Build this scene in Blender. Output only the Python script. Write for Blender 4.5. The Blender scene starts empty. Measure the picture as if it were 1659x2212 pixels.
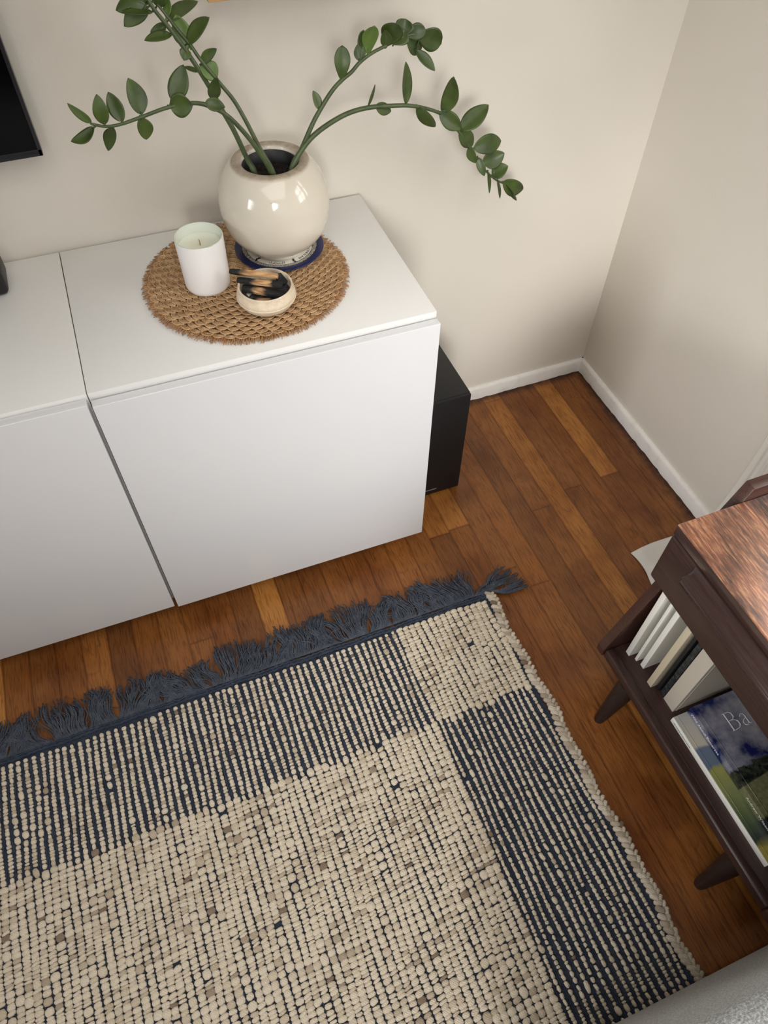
import bpy, bmesh, math, random
import numpy as np
from mathutils import Vector, Matrix, Euler

random.seed(7)
rng = np.random.default_rng(7)
S = bpy.context.scene
COL = S.collection
PI = math.pi

# ------------------------------------------------------------------ camera
cam_d = bpy.data.cameras.new('camera')
cam = bpy.data.objects.new('camera', cam_d)
COL.objects.link(cam)
cam.location = (-1.1902, -1.3544, 1.5190)
cam.rotation_euler = (0.6426, -0.0111, -0.3722)
cam_d.sensor_fit = 'HORIZONTAL'
cam_d.sensor_width = 36.0
cam_d.lens = 1578.19 * 36.0 / 1659.0
cam_d.clip_start = 0.02
S.camera = cam

# ------------------------------------------------------------------ light and exposure
S.view_settings.view_transform = 'Standard'
S.view_settings.look = 'None'
S.view_settings.gamma = 1.0
S.view_settings.use_curve_mapping = False
S.view_settings.exposure = 0.36
world = bpy.data.worlds.new('sky')
S.world = world
world.use_nodes = True
world.node_tree.nodes['Background'].inputs[0].default_value = (0.75, 0.85, 1.0, 1)
world.node_tree.nodes['Background'].inputs[1].default_value = 0.8
S.cycles.max_bounces = 8
S.cycles.diffuse_bounces = 5

def area_light(name, loc, rot, sx, sy, watt, col):
    d = bpy.data.lights.new(name, 'AREA')
    d.shape = 'RECTANGLE'; d.size = sx; d.size_y = sy
    d.energy = watt; d.color = col
    o = bpy.data.objects.new(name, d)
    COL.objects.link(o)
    o.location = loc; o.rotation_euler = rot
    return o

# daylight through the three windows (the far two fall in as a narrower beam) and an added overhead fill
def aimed(name, loc, sx, sy, watt, col, target, spread):
    o = area_light(name, loc, (0, 0, 0), sx, sy, watt, col)
    o.rotation_euler = (Vector(target) - Vector(loc)).to_track_quat('-Z', 'Y').to_euler()
    o.data.spread = math.radians(spread)
    return o
aimed('daylight_front', (-1.5, -4.10, 1.8), 1.3, 1.1, 3.5, (1.0, 0.985, 0.96), (-0.15, 0, 0.2), 24)
aimed('daylight_left', (-4.10, -1.9, 1.6), 1.2, 1.1, 3.4, (0.97, 0.98, 1.0), (0, -0.85, 0.4), 36)
area_light('daylight_right', (0.11, -0.99, 1.40), (0, math.radians(90), 0), 0.70, 0.72, 10.5, (1.0, 0.985, 0.96))
area_light('overhead_fill', (-1.2, -2.1, 2.46), (0, 0, 0), 1.8, 1.8, 22, (1.0, 0.975, 0.94))  # added fill under the ceiling, no fixture behind it

# ------------------------------------------------------------------ helpers
def lin(c):
    r = []
    for v in c:
        v = v / 255.0
        r.append(v / 12.92 if v <= 0.04045 else ((v + 0.055) / 1.055) ** 2.4)
    return (r[0], r[1], r[2], 1.0)

class MB:
    """collects geometry in world coordinates"""
    def __init__(s): s.v = []; s.f = []
    def add(s, verts, faces):
        n = len(s.v)
        s.v.extend([tuple(q) for q in verts]); s.f.extend([tuple(i + n for i in q) for q in faces])
        return s
    def bm(s, bm, mat=None):
        bm.verts.index_update()
        vs = [(mat @ v.co if mat else v.co) for v in bm.verts]
        s.add(vs, [[v.index for v in f.verts] for f in bm.faces]); bm.free(); return s
    def box(s, x0, x1, y0, y1, z0, z1, bev=0.0, seg=2, mat=None):
        bm = bmesh.new(); bmesh.ops.create_cube(bm, size=1)
        bmesh.ops.scale(bm, vec=(abs(x1 - x0), abs(y1 - y0), abs(z1 - z0)), verts=bm.verts)
        bmesh.ops.translate(bm, vec=((x0 + x1) / 2, (y0 + y1) / 2, (z0 + z1) / 2), verts=bm.verts)
        if bev > 0:
            bmesh.ops.bevel(bm, geom=bm.edges[:], offset=bev, segments=seg, profile=0.5, affect='EDGES')
        return s.bm(bm, mat)
    def lathe(s, prof, cx, cy, z0, n=64, cap0=False, cap1=False):
        V = []; F = []
        for r, z in prof:
            for k in range(n):
                a = 2 * PI * k / n
                V.append((cx + r * math.cos(a), cy + r * math.sin(a), z0 + z))
        for i in range(len(prof) - 1):
            for k in range(n):
                a, b = i * n + k, i * n + (k + 1) % n
                F.append((a, b, b + n, a + n))
        if cap0: F.append(tuple(reversed(range(n))))
        if cap1: F.append(tuple((len(prof) - 1) * n + k for k in range(n)))
        return s.add(V, F)
    def tube(s, pts, rad, n=8, cap=True, flat=1.0):
        P = [Vector(p) for p in pts]; m = len(P)
        if not hasattr(rad, '__len__'): rad = [rad] * m
        V = []; F = []; up = None
        for i in range(m):
            t = (P[min(i + 1, m - 1)] - P[max(i - 1, 0)])
            t = t.normalized() if t.length > 1e-9 else Vector((0, 0, 1))
            if up is None:
                up = t.cross(Vector((0, 0, 1)))
                if up.length < 1e-3: up = t.cross(Vector((1, 0, 0)))
                up.normalize()
            up = (up - t * up.dot(t)).normalized(); w = t.cross(up)
            for k in range(n):
                a = 2 * PI * k / n
                V.append(P[i] + (up * math.cos(a) + w * math.sin(a) * flat) * rad[i])
        for i in range(m - 1):
            for k in range(n):
                a, b = i * n + k, i * n + (k + 1) % n
                F.append((a, b, b + n, a + n))
        if cap:
            F.append(tuple(reversed(range(n)))); F.append(tuple((m - 1) * n + k for k in range(n)))
        return s.add(V, F)
    def prism(s, poly, axis, a, b, bev=0.0):
        """polygon of 2-D points extruded along axis from a to b"""
        bm = bmesh.new()
        def P(u, v, w):
            return {'x': (w, u, v), 'y': (u, w, v), 'z': (u, v, w)}[axis]
        lo = [bm.verts.new(P(u, v, a)) for u, v in poly]
        hi = [bm.verts.new(P(u, v, b)) for u, v in poly]
        bm.faces.new(lo); bm.faces.new(hi[::-1]); n = len(poly)
        for i in range(n): bm.faces.new((lo[i], hi[i], hi[(i + 1) % n], lo[(i + 1) % n]))
        bmesh.ops.recalc_face_normals(bm, faces=bm.faces)
        if bev: bmesh.ops.bevel(bm, geom=bm.edges[:], offset=bev, segments=2, profile=0.5, affect='EDGES')
        return s.bm(bm)

ORIG = {}
def origin_of(parent):
    while parent is not None and parent.name not in ORIG: parent = parent.parent
    return ORIG[parent.name] if parent is not None else Vector((0, 0, 0))

def finish(name, me, mat, parent, smooth, org):
    o = bpy.data.objects.new(name, me)
    COL.objects.link(o)
    if parent is not None: o.parent = parent
    else: o.location = org; ORIG[o.name] = Vector(org)
    if mat: me.materials.append(mat)
    if smooth is not None:
        me.polygons.foreach_set('use_smooth', [True] * len(me.polygons))
        if smooth < 180: me.set_sharp_from_angle(angle=math.radians(smooth))
    return o

def obj(name, mb, mat, parent=None, smooth=40, org=None):
    """links the collected geometry as ONE mesh object"""
    if parent is not None: org = origin_of(parent)
    elif org is None:
        A = np.array(mb.v); org = Vector((float(A[:, 0].mean()), float(A[:, 1].mean()), float(A[:, 2].min())))
    me = bpy.data.meshes.new(name)
    A = np.array(mb.v, dtype=float) - np.array(org)
    me.from_pydata(A.tolist(), [], mb.f); me.update()
    return finish(name, me, mat, parent, smooth, org)

def obj_np(name, V, F, mat, parent, smooth=180):
    """V (n,3), F (m,4) arrays"""
    org = origin_of(parent)
    V = V - np.array(org)
    me = bpy.data.meshes.new(name)
    me.vertices.add(len(V)); me.vertices.foreach_set('co', V.astype(np.float32).ravel())
    me.loops.add(F.size); me.loops.foreach_set('vertex_index', F.astype(np.int32).ravel())
    me.polygons.add(len(F)); me.polygons.foreach_set('loop_start', np.arange(0, F.size, F.shape[1], dtype=np.int32))
    me.update(calc_edges=True); me.validate()
    return finish(name, me, mat, parent, smooth, org)

def thing(name, loc, label, cat, group=None):
    o = bpy.data.objects.new(name, None); COL.objects.link(o)
    o.empty_display_size = 0.05
    o.location = loc; ORIG[o.name] = Vector(loc)
    return tag(o, label, cat, group)
def tag(o, label, cat, group=None):
    o['label'] = label; o['category'] = cat
    if group: o['group'] = group
    return o
def struct(name, mb, mat, smooth=40):
    o = obj(name, mb, mat, None, smooth, Vector((0, 0, 0))); o['kind'] = 'structure'; return o

def text(name, body, size, M, mat, parent, extrude=0.0002, space=1.0, align='LEFT', offset=0.0):
    cu = bpy.data.curves.new(name, 'FONT'); cu.body = body; cu.size = size
    cu.extrude = extrude; cu.space_character = space; cu.align_x = align; cu.offset = offset
    cu.resolution_u = 3
    t = bpy.data.objects.new(name + '_tmp', cu); COL.objects.link(t)
    bpy.context.view_layer.update()
    dg = bpy.context.evaluated_depsgraph_get()
    me = bpy.data.meshes.new_from_object(t.evaluated_get(dg))
    bpy.data.objects.remove(t)
    me.transform(Matrix.Translation(-origin_of(parent)) @ M)
    me.materials.clear()
    return finish(name, me, mat, parent, None, None)

# ------------------------------------------------------------------ materials
def new_mat(name):
    m = bpy.data.materials.new(name); m.use_nodes = True
    nt = m.node_tree; b = nt.nodes['Principled BSDF']
    return m, nt, b
class N:
    def __init__(s, nt): s.nt = nt
    def __call__(s, kind, **kw):
        n = s.nt.nodes.new('ShaderNode' + kind)
        for k, v in kw.items():
            if k.startswith('i_'):
                key = k[2:]
                key = int(key) if key.isdigit() else key.replace('_', ' ')
                if hasattr(v, 'is_output'): s.nt.links.new(v, n.inputs[key])
                else: n.inputs[key].default_value = v
            else: setattr(n, k, v)
        return n
    def math(s, op, a, b=0.0, c=None):
        n = s.nt.nodes.new('ShaderNodeMath'); n.operation = op
        for i, v in enumerate((a, b) if c is None else (a, b, c)):
            if hasattr(v, 'is_output'): s.nt.links.new(v, n.inputs[i])
            else: n.inputs[i].default_value = v
        return n.outputs[0]
    def link(s, a, b): s.nt.links.new(a, b)
    def ramp(s, fac, stops, interp='LINEAR'):
        n = s.nt.nodes.new('ShaderNodeValToRGB'); n.color_ramp.interpolation = interp
        e = n.color_ramp.elements
        while len(e) < len(stops): e.new(0.5)
        for i, (p, c) in enumerate(stops):
            e[i].position = p; e[i].color = c if len(c) == 4 else (*c, 1)
        s.nt.links.new(fac, n.inputs[0]); return n.outputs[0]
    def mix(s, fac, a, b, mode='MIX'):
        n = s.nt.nodes.new('ShaderNodeMix'); n.data_type = 'RGBA'; n.blend_type = mode
        for key, v in ((0, fac), (6, a), (7, b)):
            if hasattr(v, 'is_output'): s.nt.links.new(v, n.inputs[key])
            else: n.inputs[key].default_value = v
        return n.outputs[2]
    def coords(s, scale=(1, 1, 1), kind='Object', loc=(0, 0, 0), rot=(0, 0, 0)):
        t = s.nt.nodes.new('ShaderNodeTexCoord'); m = s.nt.nodes.new('ShaderNodeMapping')
        m.inputs['Scale'].default_value = scale; m.inputs['Location'].default_value = loc; m.inputs['Rotation'].default_value = rot
        s.nt.links.new(t.outputs[kind], m.inputs[0]); return m.outputs[0]
    def noise(s, vec, scale, detail=2.0, rough=0.5, dist=0.0):
        n = s.nt.nodes.new('ShaderNodeTexNoise'); n.inputs['Scale'].default_value = scale
        n.inputs['Detail'].default_value = detail; n.inputs['Roughness'].default_value = rough; n.inputs['Distortion'].default_value = dist
        if vec is not None: s.nt.links.new(vec, n.inputs['Vector'])
        return n.outputs[0]
    def bump(s, h, strength, dist, bsdf):
        n = s.nt.nodes.new('ShaderNodeBump'); n.inputs['Strength'].default_value = strength; n.inputs['Distance'].default_value = dist
        s.nt.links.new(h, n.inputs['Height']); s.nt.links.new(n.outputs[0], bsdf.inputs['Normal'])

def plain(name, col, rough=0.5, bump=0, bscale=200, bdist=0.0005, var=0.0, vscale=20, spec=0.5, coat=0.0, metal=0.0):
    m, nt, b = new_mat(name); n = N(nt)
    b.inputs['Base Color'].default_value = lin(col); b.inputs['Roughness'].default_value = rough
    b.inputs['Specular IOR Level'].default_value = spec; b.inputs['Coat Weight'].default_value = coat
    b.inputs['Coat Roughness'].default_value = 0.08; b.inputs['Metallic'].default_value = metal
    v = n.coords()
    if bump: n.bump(n.noise(v, bscale, 3), bump, bdist, b)
    if var:
        c = lin(col); lo = tuple(x * (1 - var) for x in c[:3]) + (1,); hi = tuple(min(1, x * (1 + var)) for x in c[:3]) + (1,)
        n.link(n.ramp(n.noise(v, vscale, 4), [(0.3, lo), (0.7, hi)]), b.inputs['Base Color'])
    return m

def wall_mat():
    m, nt, b = new_mat('wall_paint'); n = N(nt); v = n.coords()
    b.inputs['Roughness'].default_value = 0.55
    big = n.noise(v, 1.7, 2)
    n.link(n.ramp(big, [(0.3, lin((212, 206, 195))), (0.7, lin((217, 211, 200)))]), b.inputs['Base Color'])
    h = n.math('ADD', n.noise(v, 150, 3, 0.6), n.noise(v, 45, 2))
    n.bump(h, 0.22, 0.0012, b); return m

def white_paint():
    m, nt, b = new_mat('trim_paint'); n = N(nt); v = n.coords()
    b.inputs['Roughness'].default_value = 0.4
    n.link(n.ramp(n.noise(v, 30, 4, 0.7), [(0.2, lin((216, 210, 202))), (0.5, lin((230, 227, 222)))]), b.inputs['Base Color'])
    n.bump(n.noise(v, 40, 3), 0.25, 0.001, b); return m

def floor_mat():
    m, nt, b = new_mat('oak_floor'); n = N(nt)
    tc = nt.nodes.new('ShaderNodeTexCoord'); sp = n('SeparateXYZ'); n.link(tc.outputs['Object'], sp.inputs[0])
    x, y = sp.outputs[0], sp.outputs[1]
    W = 0.0571; L = 1.25
    u = n.math('DIVIDE', x, W); iu = n.math('FLOOR', u); fu = n.math('FRACT', u)
    w1 = n('TexWhiteNoise', noise_dimensions='1D'); n.link(iu, w1.inputs['W'])
    yy = n.math('ADD', n.math('DIVIDE', y, L), n.math('MULTIPLY', w1.outputs[0], 9.7))
    iy = n.math('FLOOR', yy); fy = n.math('FRACT', yy)
    cv = n('CombineXYZ'); n.link(iu, cv.inputs[0]); n.link(iy, cv.inputs[1])
    w2 = n('TexWhiteNoise', noise_dimensions='2D'); n.link(cv.outputs[0], w2.inputs['Vector'])
    r = w2.outputs[0]
    base = n.ramp(r, [(0.0, lin((110, 69, 37))), (0.25, lin((126, 79, 40))), (0.5, lin((140, 89, 44))), (0.65, lin((132, 81, 38))),
                      (0.8, lin((148, 94, 46))), (0.92, lin((166, 110, 52))), (1.0, lin((176, 120, 60)))])
    # grain, stretched along the boards, shifted per board
    gv = n('CombineXYZ')
    n.link(n.math('ADD', n.math('MULTIPLY', x, 1.0), n.math('MULTIPLY', r, 13.0)), gv.inputs[0])
    n.link(n.math('MULTIPLY', y, 0.055), gv.inputs[1]); n.link(n.math('MULTIPLY', r, 5.0), gv.inputs[2])
    fine = n.noise(gv.outputs[0], 420, 4, 0.65)
    gv2 = n('CombineXYZ')
    n.link(n.math('ADD', x, n.math('MULTIPLY', r, 7.0)), gv2.inputs[0]); n.link(n.math('MULTIPLY', y, 0.13), gv2.inputs[1])
    fig = n.noise(gv2.outputs[0], 22, 3, 0.5, 0.6)
    rings = n.math('FRACT', n.math('MULTIPLY', fig, 9.0))
    rings = n.math('PINGPONG', n.math('MULTIPLY', fig, 9.0), 0.5)
    c = n.mix(0.75, base, n.ramp(fine, [(0.33, (0.35, 0.30, 0.26)), (0.50, (1, 1, 1)), (0.75, (1.12, 1.08, 1.0))]), 'MULTIPLY')
    c = n.mix(0.55, c, n.ramp(rings, [(0.0, (0.62, 0.55, 0.50)), (0.16, (1, 1, 1))]), 'MULTIPLY')
    # worn darker stains
    st = n.noise(tc.outputs['Object'], 5.5, 3, 0.55)
    c = n.mix(0.8, c, n.ramp(st, [(0.36, (0.60, 0.50, 0.46)), (0.55, (1, 1, 1))]), 'MULTIPLY')
    # uneven darker strip along the two walls
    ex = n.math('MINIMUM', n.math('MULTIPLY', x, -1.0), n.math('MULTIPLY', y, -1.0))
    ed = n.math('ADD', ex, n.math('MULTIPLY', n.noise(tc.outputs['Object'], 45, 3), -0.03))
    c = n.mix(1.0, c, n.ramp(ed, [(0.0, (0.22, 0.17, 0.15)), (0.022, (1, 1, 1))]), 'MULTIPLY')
    gap = n.math('MINIMUM', fu, n.math('SUBTRACT', 1.0, fu))
    gy = n.math('MINIMUM', fy, n.math('SUBTRACT', 1.0, fy))
    g = n.math('MINIMUM', n.math('MULTIPLY', gap, W), n.math('MULTIPLY', gy, L))
    gm = n.ramp(g, [(0.0002, (0.36, 0.28, 0.22)), (0.0009, (1, 1, 1))])
    c = n.mix(0.6, c, gm, 'MULTIPLY')
    n.link(c, b.inputs['Base Color'])
    rr = n.ramp(n.noise(tc.outputs['Object'], 9, 3), [(0.3, (0.28,) * 3), (0.7, (0.42,) * 3)])
    n.link(rr, b.inputs['Roughness']); b.inputs['Specular IOR Level'].default_value = 0.35
    h = n.math('ADD', n.math('MULTIPLY', fine, 0.25), n.ramp(g, [(0.0, (0, 0, 0)), (0.0012, (1, 1, 1))]))
    n.bump(h, 0.25, 0.0008, b)
    return m

def dark_wood(name, worn=False, col=((40, 26, 24), (64, 42, 37)), axis='y'):
    m, nt, b = new_mat(name); n = N(nt)
    sc = {'y': (1, 0.06, 1), 'x': (0.06, 1, 1), 'z': (1, 1, 0.06)}[axis]
    v = n.coords(sc)
    g = n.noise(v, 330, 4, 0.6)
    c = n.ramp(g, [(0.3, lin(col[0])), (0.7, lin(col[1]))])
    b.inputs['Roughness'].default_value = 0.36
    if worn:
        ov = n.coords()
        sv = n.coords((1, 0.35, 1))
        wear = n.noise(sv, 9.0, 5, 0.62, 0.4)
        fineg = n.noise(n.coords((1, 0.09, 1)), 260, 5, 0.7)
        mask = n.math('ADD', wear, n.math('MULTIPLY', n.math('SUBTRACT', fineg, 0.5), 0.35))
        # front edge is worn most
        sp = n('SeparateXYZ'); n.link(ov, sp.inputs[0])
        mask = n.math('ADD', mask, n.math('MULTIPLY', n.math('ADD', sp.outputs[0], 0.10), -1.1))
        gp = nt.nodes.new('ShaderNodeNewGeometry'); gs = n('SeparateXYZ'); n.link(gp.outputs['True Normal'], gs.inputs[0])
        mask = n.math('MULTIPLY', mask, n.math('GREATER_THAN', gs.outputs[2], 0.5))   # only the upper face is worn
        worn_glare = n.ramp(fineg, [(0.3, lin((112, 66, 48))), (0.5, lin((156, 100, 72))), (0.72, lin((214, 160, 118)))])  # worn finish, its tones lightened to paint in window glare
        c = n.mix(n.ramp(mask, [(0.36, (0, 0, 0)), (0.56, (1, 1, 1))]), c, worn_glare)
        scr = n.noise(n.coords((1, 0.05, 1), rot=(0, 0, 0.5)), 700, 2, 0.5)
        c = n.mix(n.ramp(scr, [(0.72, (0, 0, 0)), (0.76, (1, 1, 1))]), c, lin((206, 160, 125)))
        b.inputs['Roughness'].default_value = 0.30; b.inputs['Coat Weight'].default_value = 1.0; b.inputs['Coat Roughness'].default_value = 0.2; b.inputs['Coat IOR'].default_value = 1.7
    n.link(c, b.inputs['Base Color'])
    n.bump(g, 0.15, 0.0006, b)
    return m

def wool_mat(name, main, alt, fleck, fl=0.93):
    m, nt, b = new_mat(name); n = N(nt); v = n.coords()
    b.inputs['Roughness'].default_value = 0.9; b.inputs['Specular IOR Level'].default_value = 0.15
    b.inputs['Sheen Weight'].default_value = 0.15
    at = n('Attribute', attribute_name='yarn')
    c = n.ramp(at.outputs['Fac'], [(0.0, lin(main)), (0.45, lin(main)), (0.72, lin(alt)), (1.0, lin(fleck))])
    fib = n.noise(v, 900, 3, 0.6)
    c = n.mix(0.4, c, n.ramp(fib, [(0.3, (0.75, 0.72, 0.68)), (0.6, (1.06, 1.06, 1.06))]), 'MULTIPLY')
    n.link(c, b.inputs['Base Color'])
    wv = n('TexWave', i_Scale=150.0, i_Distortion=3.5, i_Detail=3.0); wv.bands_direction = 'DIAGONAL'; n.link(v, wv.inputs['Vector'])
    fib2 = n.math('ADD', n.math('MULTIPLY', wv.outputs['Fac'], 0.6), n.noise(v, 800, 4, 0.7))
    n.bump(fib2, 0.85, 0.0016, b)
    return m

M = {}
M['wall'] = wall_mat(); M['trim'] = white_paint(); M['floor'] = floor_mat()
M['ceiling'] = plain('ceiling_paint', (228, 224, 216), 0.7, 0.2, 60)
M['lacquer'] = plain('white_lacquer', (218, 218, 220), 0.22, 0.03, 8, 0.002)
M['foil'] = plain('white_foil', (226, 225, 222), 0.42, 0.12, 900, 0.0002)
M['black'] = plain('black_vinyl', (16, 16, 18), 0.45, 0.2, 700, 0.0003)
M['grille'] = plain('black_cloth', (7, 7, 9), 0.6, 0.3, 1200, 0.0003)
M['plastic'] = plain('dark_plastic', (22, 22, 25), 0.4)
M['bezel'] = plain('bezel_metal', (38, 38, 42), 0.35, metal=0.4)
M['screen'] = plain('tv_glass', (2, 2, 4), 0.2, spec=0.12)
M['badge'] = plain('badge_print', (120, 120, 122), 0.4)
M['oak'] = plain('light_oak', (190, 150, 105), 0.5, 0.2, 100, 0.0004, 0.15, 40)
M['dark'] = dark_wood('espresso_wood'); M['darkz'] = dark_wood('espresso_leg', axis='z', col=((30, 22, 21), (46, 33, 30)))
M['darkx'] = dark_wood('espresso_panel', axis='x', col=((48, 30, 25), (78, 48, 38)))
M['worn'] = dark_wood('worn_wood_top', True)
M['cream'] = wool_mat('cream_wool', (232, 219, 197), (206, 190, 166), (142, 122, 104))
M['creamd'] = wool_mat('cream_wool_plain', (222, 210, 192), (200, 186, 166), (134, 110, 90), 1.02)
M['curtain'] = None

# ------------------------------------------------------------------ room shell
RX0, RY0, RZ1 = -4.0, -4.0, 2.5
struct('floor', MB().box(RX0 - .1, 0.1, RY0 - .1, 0.1, -0.08, 0.0), M['floor'])
struct('ceiling', MB().box(RX0 - .1, 0.1, RY0 - .1, 0.1, RZ1, RZ1 + .08), M['ceiling'])
struct('wall_back', MB().box(RX0 - .1, 0.1, 0.0, 0.1, 0.0, RZ1), M['wall'])
def wall_with_hole(name, fixed, a0, a1, h0, h1, z0, z1, axis):
    mb = MB()
    for (u0, u1, v0, v1) in ((a0, h0, 0, RZ1), (h1, a1, 0, RZ1), (h0, h1, 0, z0), (h0, h1, z1, RZ1)):
        if axis == 'x': mb.box(fixed[0], fixed[1], u0, u1, v0, v1)
        else: mb.box(u0, u1, fixed[0], fixed[1], v0, v1)
    return struct(name, mb, M['wall'])
wall_with_hole('wall_right', (0.0, 0.09), RY0, 0.0, -1.37, -0.61, 1.03, 1.78, 'x')
wall_with_hole('wall_left', (RX0 - .09, RX0), RY0, 0.0, -2.5, -1.3, 1.05, 2.15, 'x')
wall_with_hole('wall_front', (RY0 - .09, RY0), RX0, 0.0, -2.15, -0.45, 0.95, 2.25, 'y')

def window_frame(name, axis, c, a0, a1, z0, z1):
    """frame set in the hole, with a centre mullion and a rail"""
    mb = MB(); t = 0.035
    def bx(u0, u1, w0, w1, d=0.02):
        if axis == 'x': mb.box(c - d, c + d, u0, u1, w0, w1, 0.003)
        else: mb.box(u0, u1, c - d, c + d, w0, w1, 0.003)
    bx(a0, a0 + t, z0, z1); bx(a1 - t, a1, z0, z1); bx(a0, a1, z0, z0 + t); bx(a0, a1, z1 - t, z1)
    zm = (z0 + z1) / 2; bx(a0, a1, zm - .018, zm + .018, .016)
    am = (a0 + a1) / 2; bx(am - .012, am + .012, z0, z1, .012)
    return struct(name, mb, M['trim'])
window_frame('window_1', 'x', 0.060, -1.37, -0.61, 1.03, 1.78)
window_frame('window_2', 'y', RY0 - 0.045, -2.15, -0.45, 0.95, 2.25)
window_frame('window_3', 'x', RX0 - 0.045, -2.5, -1.3, 1.05, 2.15)

BP = [(0.0, 0.0), (0.011, 0.0), (0.0105, 0.034), (0.008, 0.040), (0.004, 0.0425), (0.0, 0.0425)]
def baseboard(name, axis):
    mb = MB(); L0 = RX0 if axis == 'x' else RY0
    n = 260; V = []; F = []
    for i in range(n + 1):
        s = -i * (-L0) / n
        for j, (d, z) in enumerate(BP):
            w = 0.0006 * math.sin(i * 1.7 + j) + 0.0005 * math.sin(i * 0.61 + 2 * j)
            dd = d + (w if 0 < j < 5 else 0)
            if j == 1: dd += 0.0012 * math.sin(i * 2.3) * math.sin(i * .37)
            V.append((s, -dd, z) if axis == 'x' else (-dd, s, z))
    m = len(BP)
    for i in range(n):
        for j in range(m - 1):
            a = i * m + j; F.append((a, a + m, a + m + 1, a + 1))
    mb.add(V, F)
    bm = bmesh.new(); me = bpy.data.meshes.new('t'); me.from_pydata(mb.v, [], mb.f); bm.from_mesh(me)
    bmesh.ops.recalc_face_normals(bm, faces=bm.faces)
    return struct(name, MB().bm(bm), M['trim'], 50)
baseboard('baseboard_back', 'x'); baseboard('baseboard_right', 'y')

# ------------------------------------------------------------------ white cabinets
HT, YAW = 0.7061, -0.0096
CABX, CABY = -0.7093, -0.0115
CM = Matrix.Translation((CABX, CABY, 0)) @ Matrix.Rotation(YAW, 4, 'Z')
M['carcass_in'] = plain('carcass_inside', (222, 219, 213), 0.5)
def cabinet(k, label, dz, dy):
    x1 = -0.6 * k; x0 = x1 - 0.6 + 0.0008; x1 -= 0.0008
    base = CM @ Vector(((x0 + x1) / 2, -0.2, 0))
    t = thing('storage_cabinet', (base.x, base.y, 0), label, 'cabinet', 'white media cabinets against the wall')
    D = 0.4031; T = 0.0165; zb = 0.0735
    obj('top_panel', MB().box(x0, x1, -D, 0, HT - T, HT, 0.0009, 2, CM), M['foil'], t)
    for a, b in ((x0, x0 + T), (x1 - T, x1)):
        obj('side_panel', MB().box(a, b, -D, 0, zb, HT - T, 0.0008, 1, CM), M['foil'], t)
    obj('bottom_panel', MB().box(x0 + T, x1 - T, -D, 0, zb, zb + T, 0, 1, CM), M['foil'], t)
    obj('back_panel', MB().box(x0 + T, x1 - T, -0.006, 0, zb + T, HT - T, 0, 1, CM), M['carcass_in'], t)
    obj('shelf_panel', MB().box(x0 + T, x1 - T, -D + .02, -0.006, .38, .395, 0, 1, CM), M['carcass_in'], t)
    obj('door', MB().box(x0 + 0.0015 + (0.0006 if k == 0 else 0), x1 - (0.0004 if k == 0 else 0.0030), -D - 0.0205 - dy, -D - 0.0035 - dy, 0.0634 + dz, HT - 0.0117 + dz, 0.0011, 3, CM), M['lacquer'], t)
    for lx in (x0 + .06, x1 - .06):
        for ly in (-D + .07, -.05):
            c = CM @ Vector((lx, ly, 0))
            obj('leg', MB().lathe([(0.018, 0), (0.02, 0.004), (0.014, 0.02), (0.014, 0.062), (0.028, 0.066), (0.028, zb)], c.x, c.y, 0, 20, True, True), M['plastic'], t)
    return t
cabinet(0, 'white glossy cabinet under the potted plant and the round woven placemat', 0.0, 0.0)
cabinet(1, 'white glossy cabinet left of the seam, under the television', 0.0052, -0.0012)

# ------------------------------------------------------------------ television, soundbar, wall shelf, floor speaker
t = thing('television', (-1.87, -0.03, 0.909), 'black flat television hanging on the wall above the white cabinets', 'television')
X0, X1, Z0, Z1 = -2.49, -1.272, 0.909, 1.60
obj('screen', MB().box(X0 + .008, X1 - .006, -0.0596, -0.052, Z0 + .011, Z1 - .006, 0.0005), M['screen'], t)
obj('bezel', MB().box(X0, X1, -0.060, -0.036, Z0, Z0 + .011, .001).box(X0, X1, -0.060, -0.036, Z1 - .006, Z1, .001)
    .box(X0, X0 + .008, -0.060, -0.036, Z0, Z1, .001).box(X1 - .006, X1, -0.060, -0.036, Z0, Z1, .001), M['bezel'], t)
obj('back_cover', MB().box(X0 + .004, X1 - .004, -0.052, -0.034, Z0 + .004, Z1 - .004, .002).box(X0 + .2, X1 - .2, -0.036, -0.018, Z0 + .08, Z1 - .2, .006), M['plastic'], t)
obj('wall_mount', MB().box(-2.1, -1.66, -0.02, 0.0, 1.1, 1.4, .002), M['bezel'], t)

t = thing('soundbar', (-1.64, -0.065, HT), 'black soundbar end on the cabinet below the television', 'soundbar')
obj('body', MB().box(-1.89, -1.403, -0.112, -0.03, HT + .002, HT + .047, .010, 4), M['black'], t)
obj('grille', MB().box(-1.87, -1.42, -0.1135, -0.108, HT + .008, HT + .042, .002), M['grille'], t)
for fx in (-1.82, -1.45):
    obj('foot', MB().box(fx - .02, fx + .02, -.09, -.05, HT, HT + .003), M['plastic'], t)

t = thing('wall_shelf', (-0.81, 0, 1.085), 'light wood wall shelf above the plant, only its bottom edge showing', 'shelf')
obj('board', MB().box(-0.974, -0.648, -0.10, 0.0, 1.1028, 1.1278, .0015), M['oak'], t)
for bx in (-.93, -.69):
    obj('bracket', MB().box(bx - .012, bx + .012, -.07, 0.0, 1.1278, 1.1308).box(bx - .012, bx + .012, -.003, 0, 1.1278, 1.17), M['bezel'], t)

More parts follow.
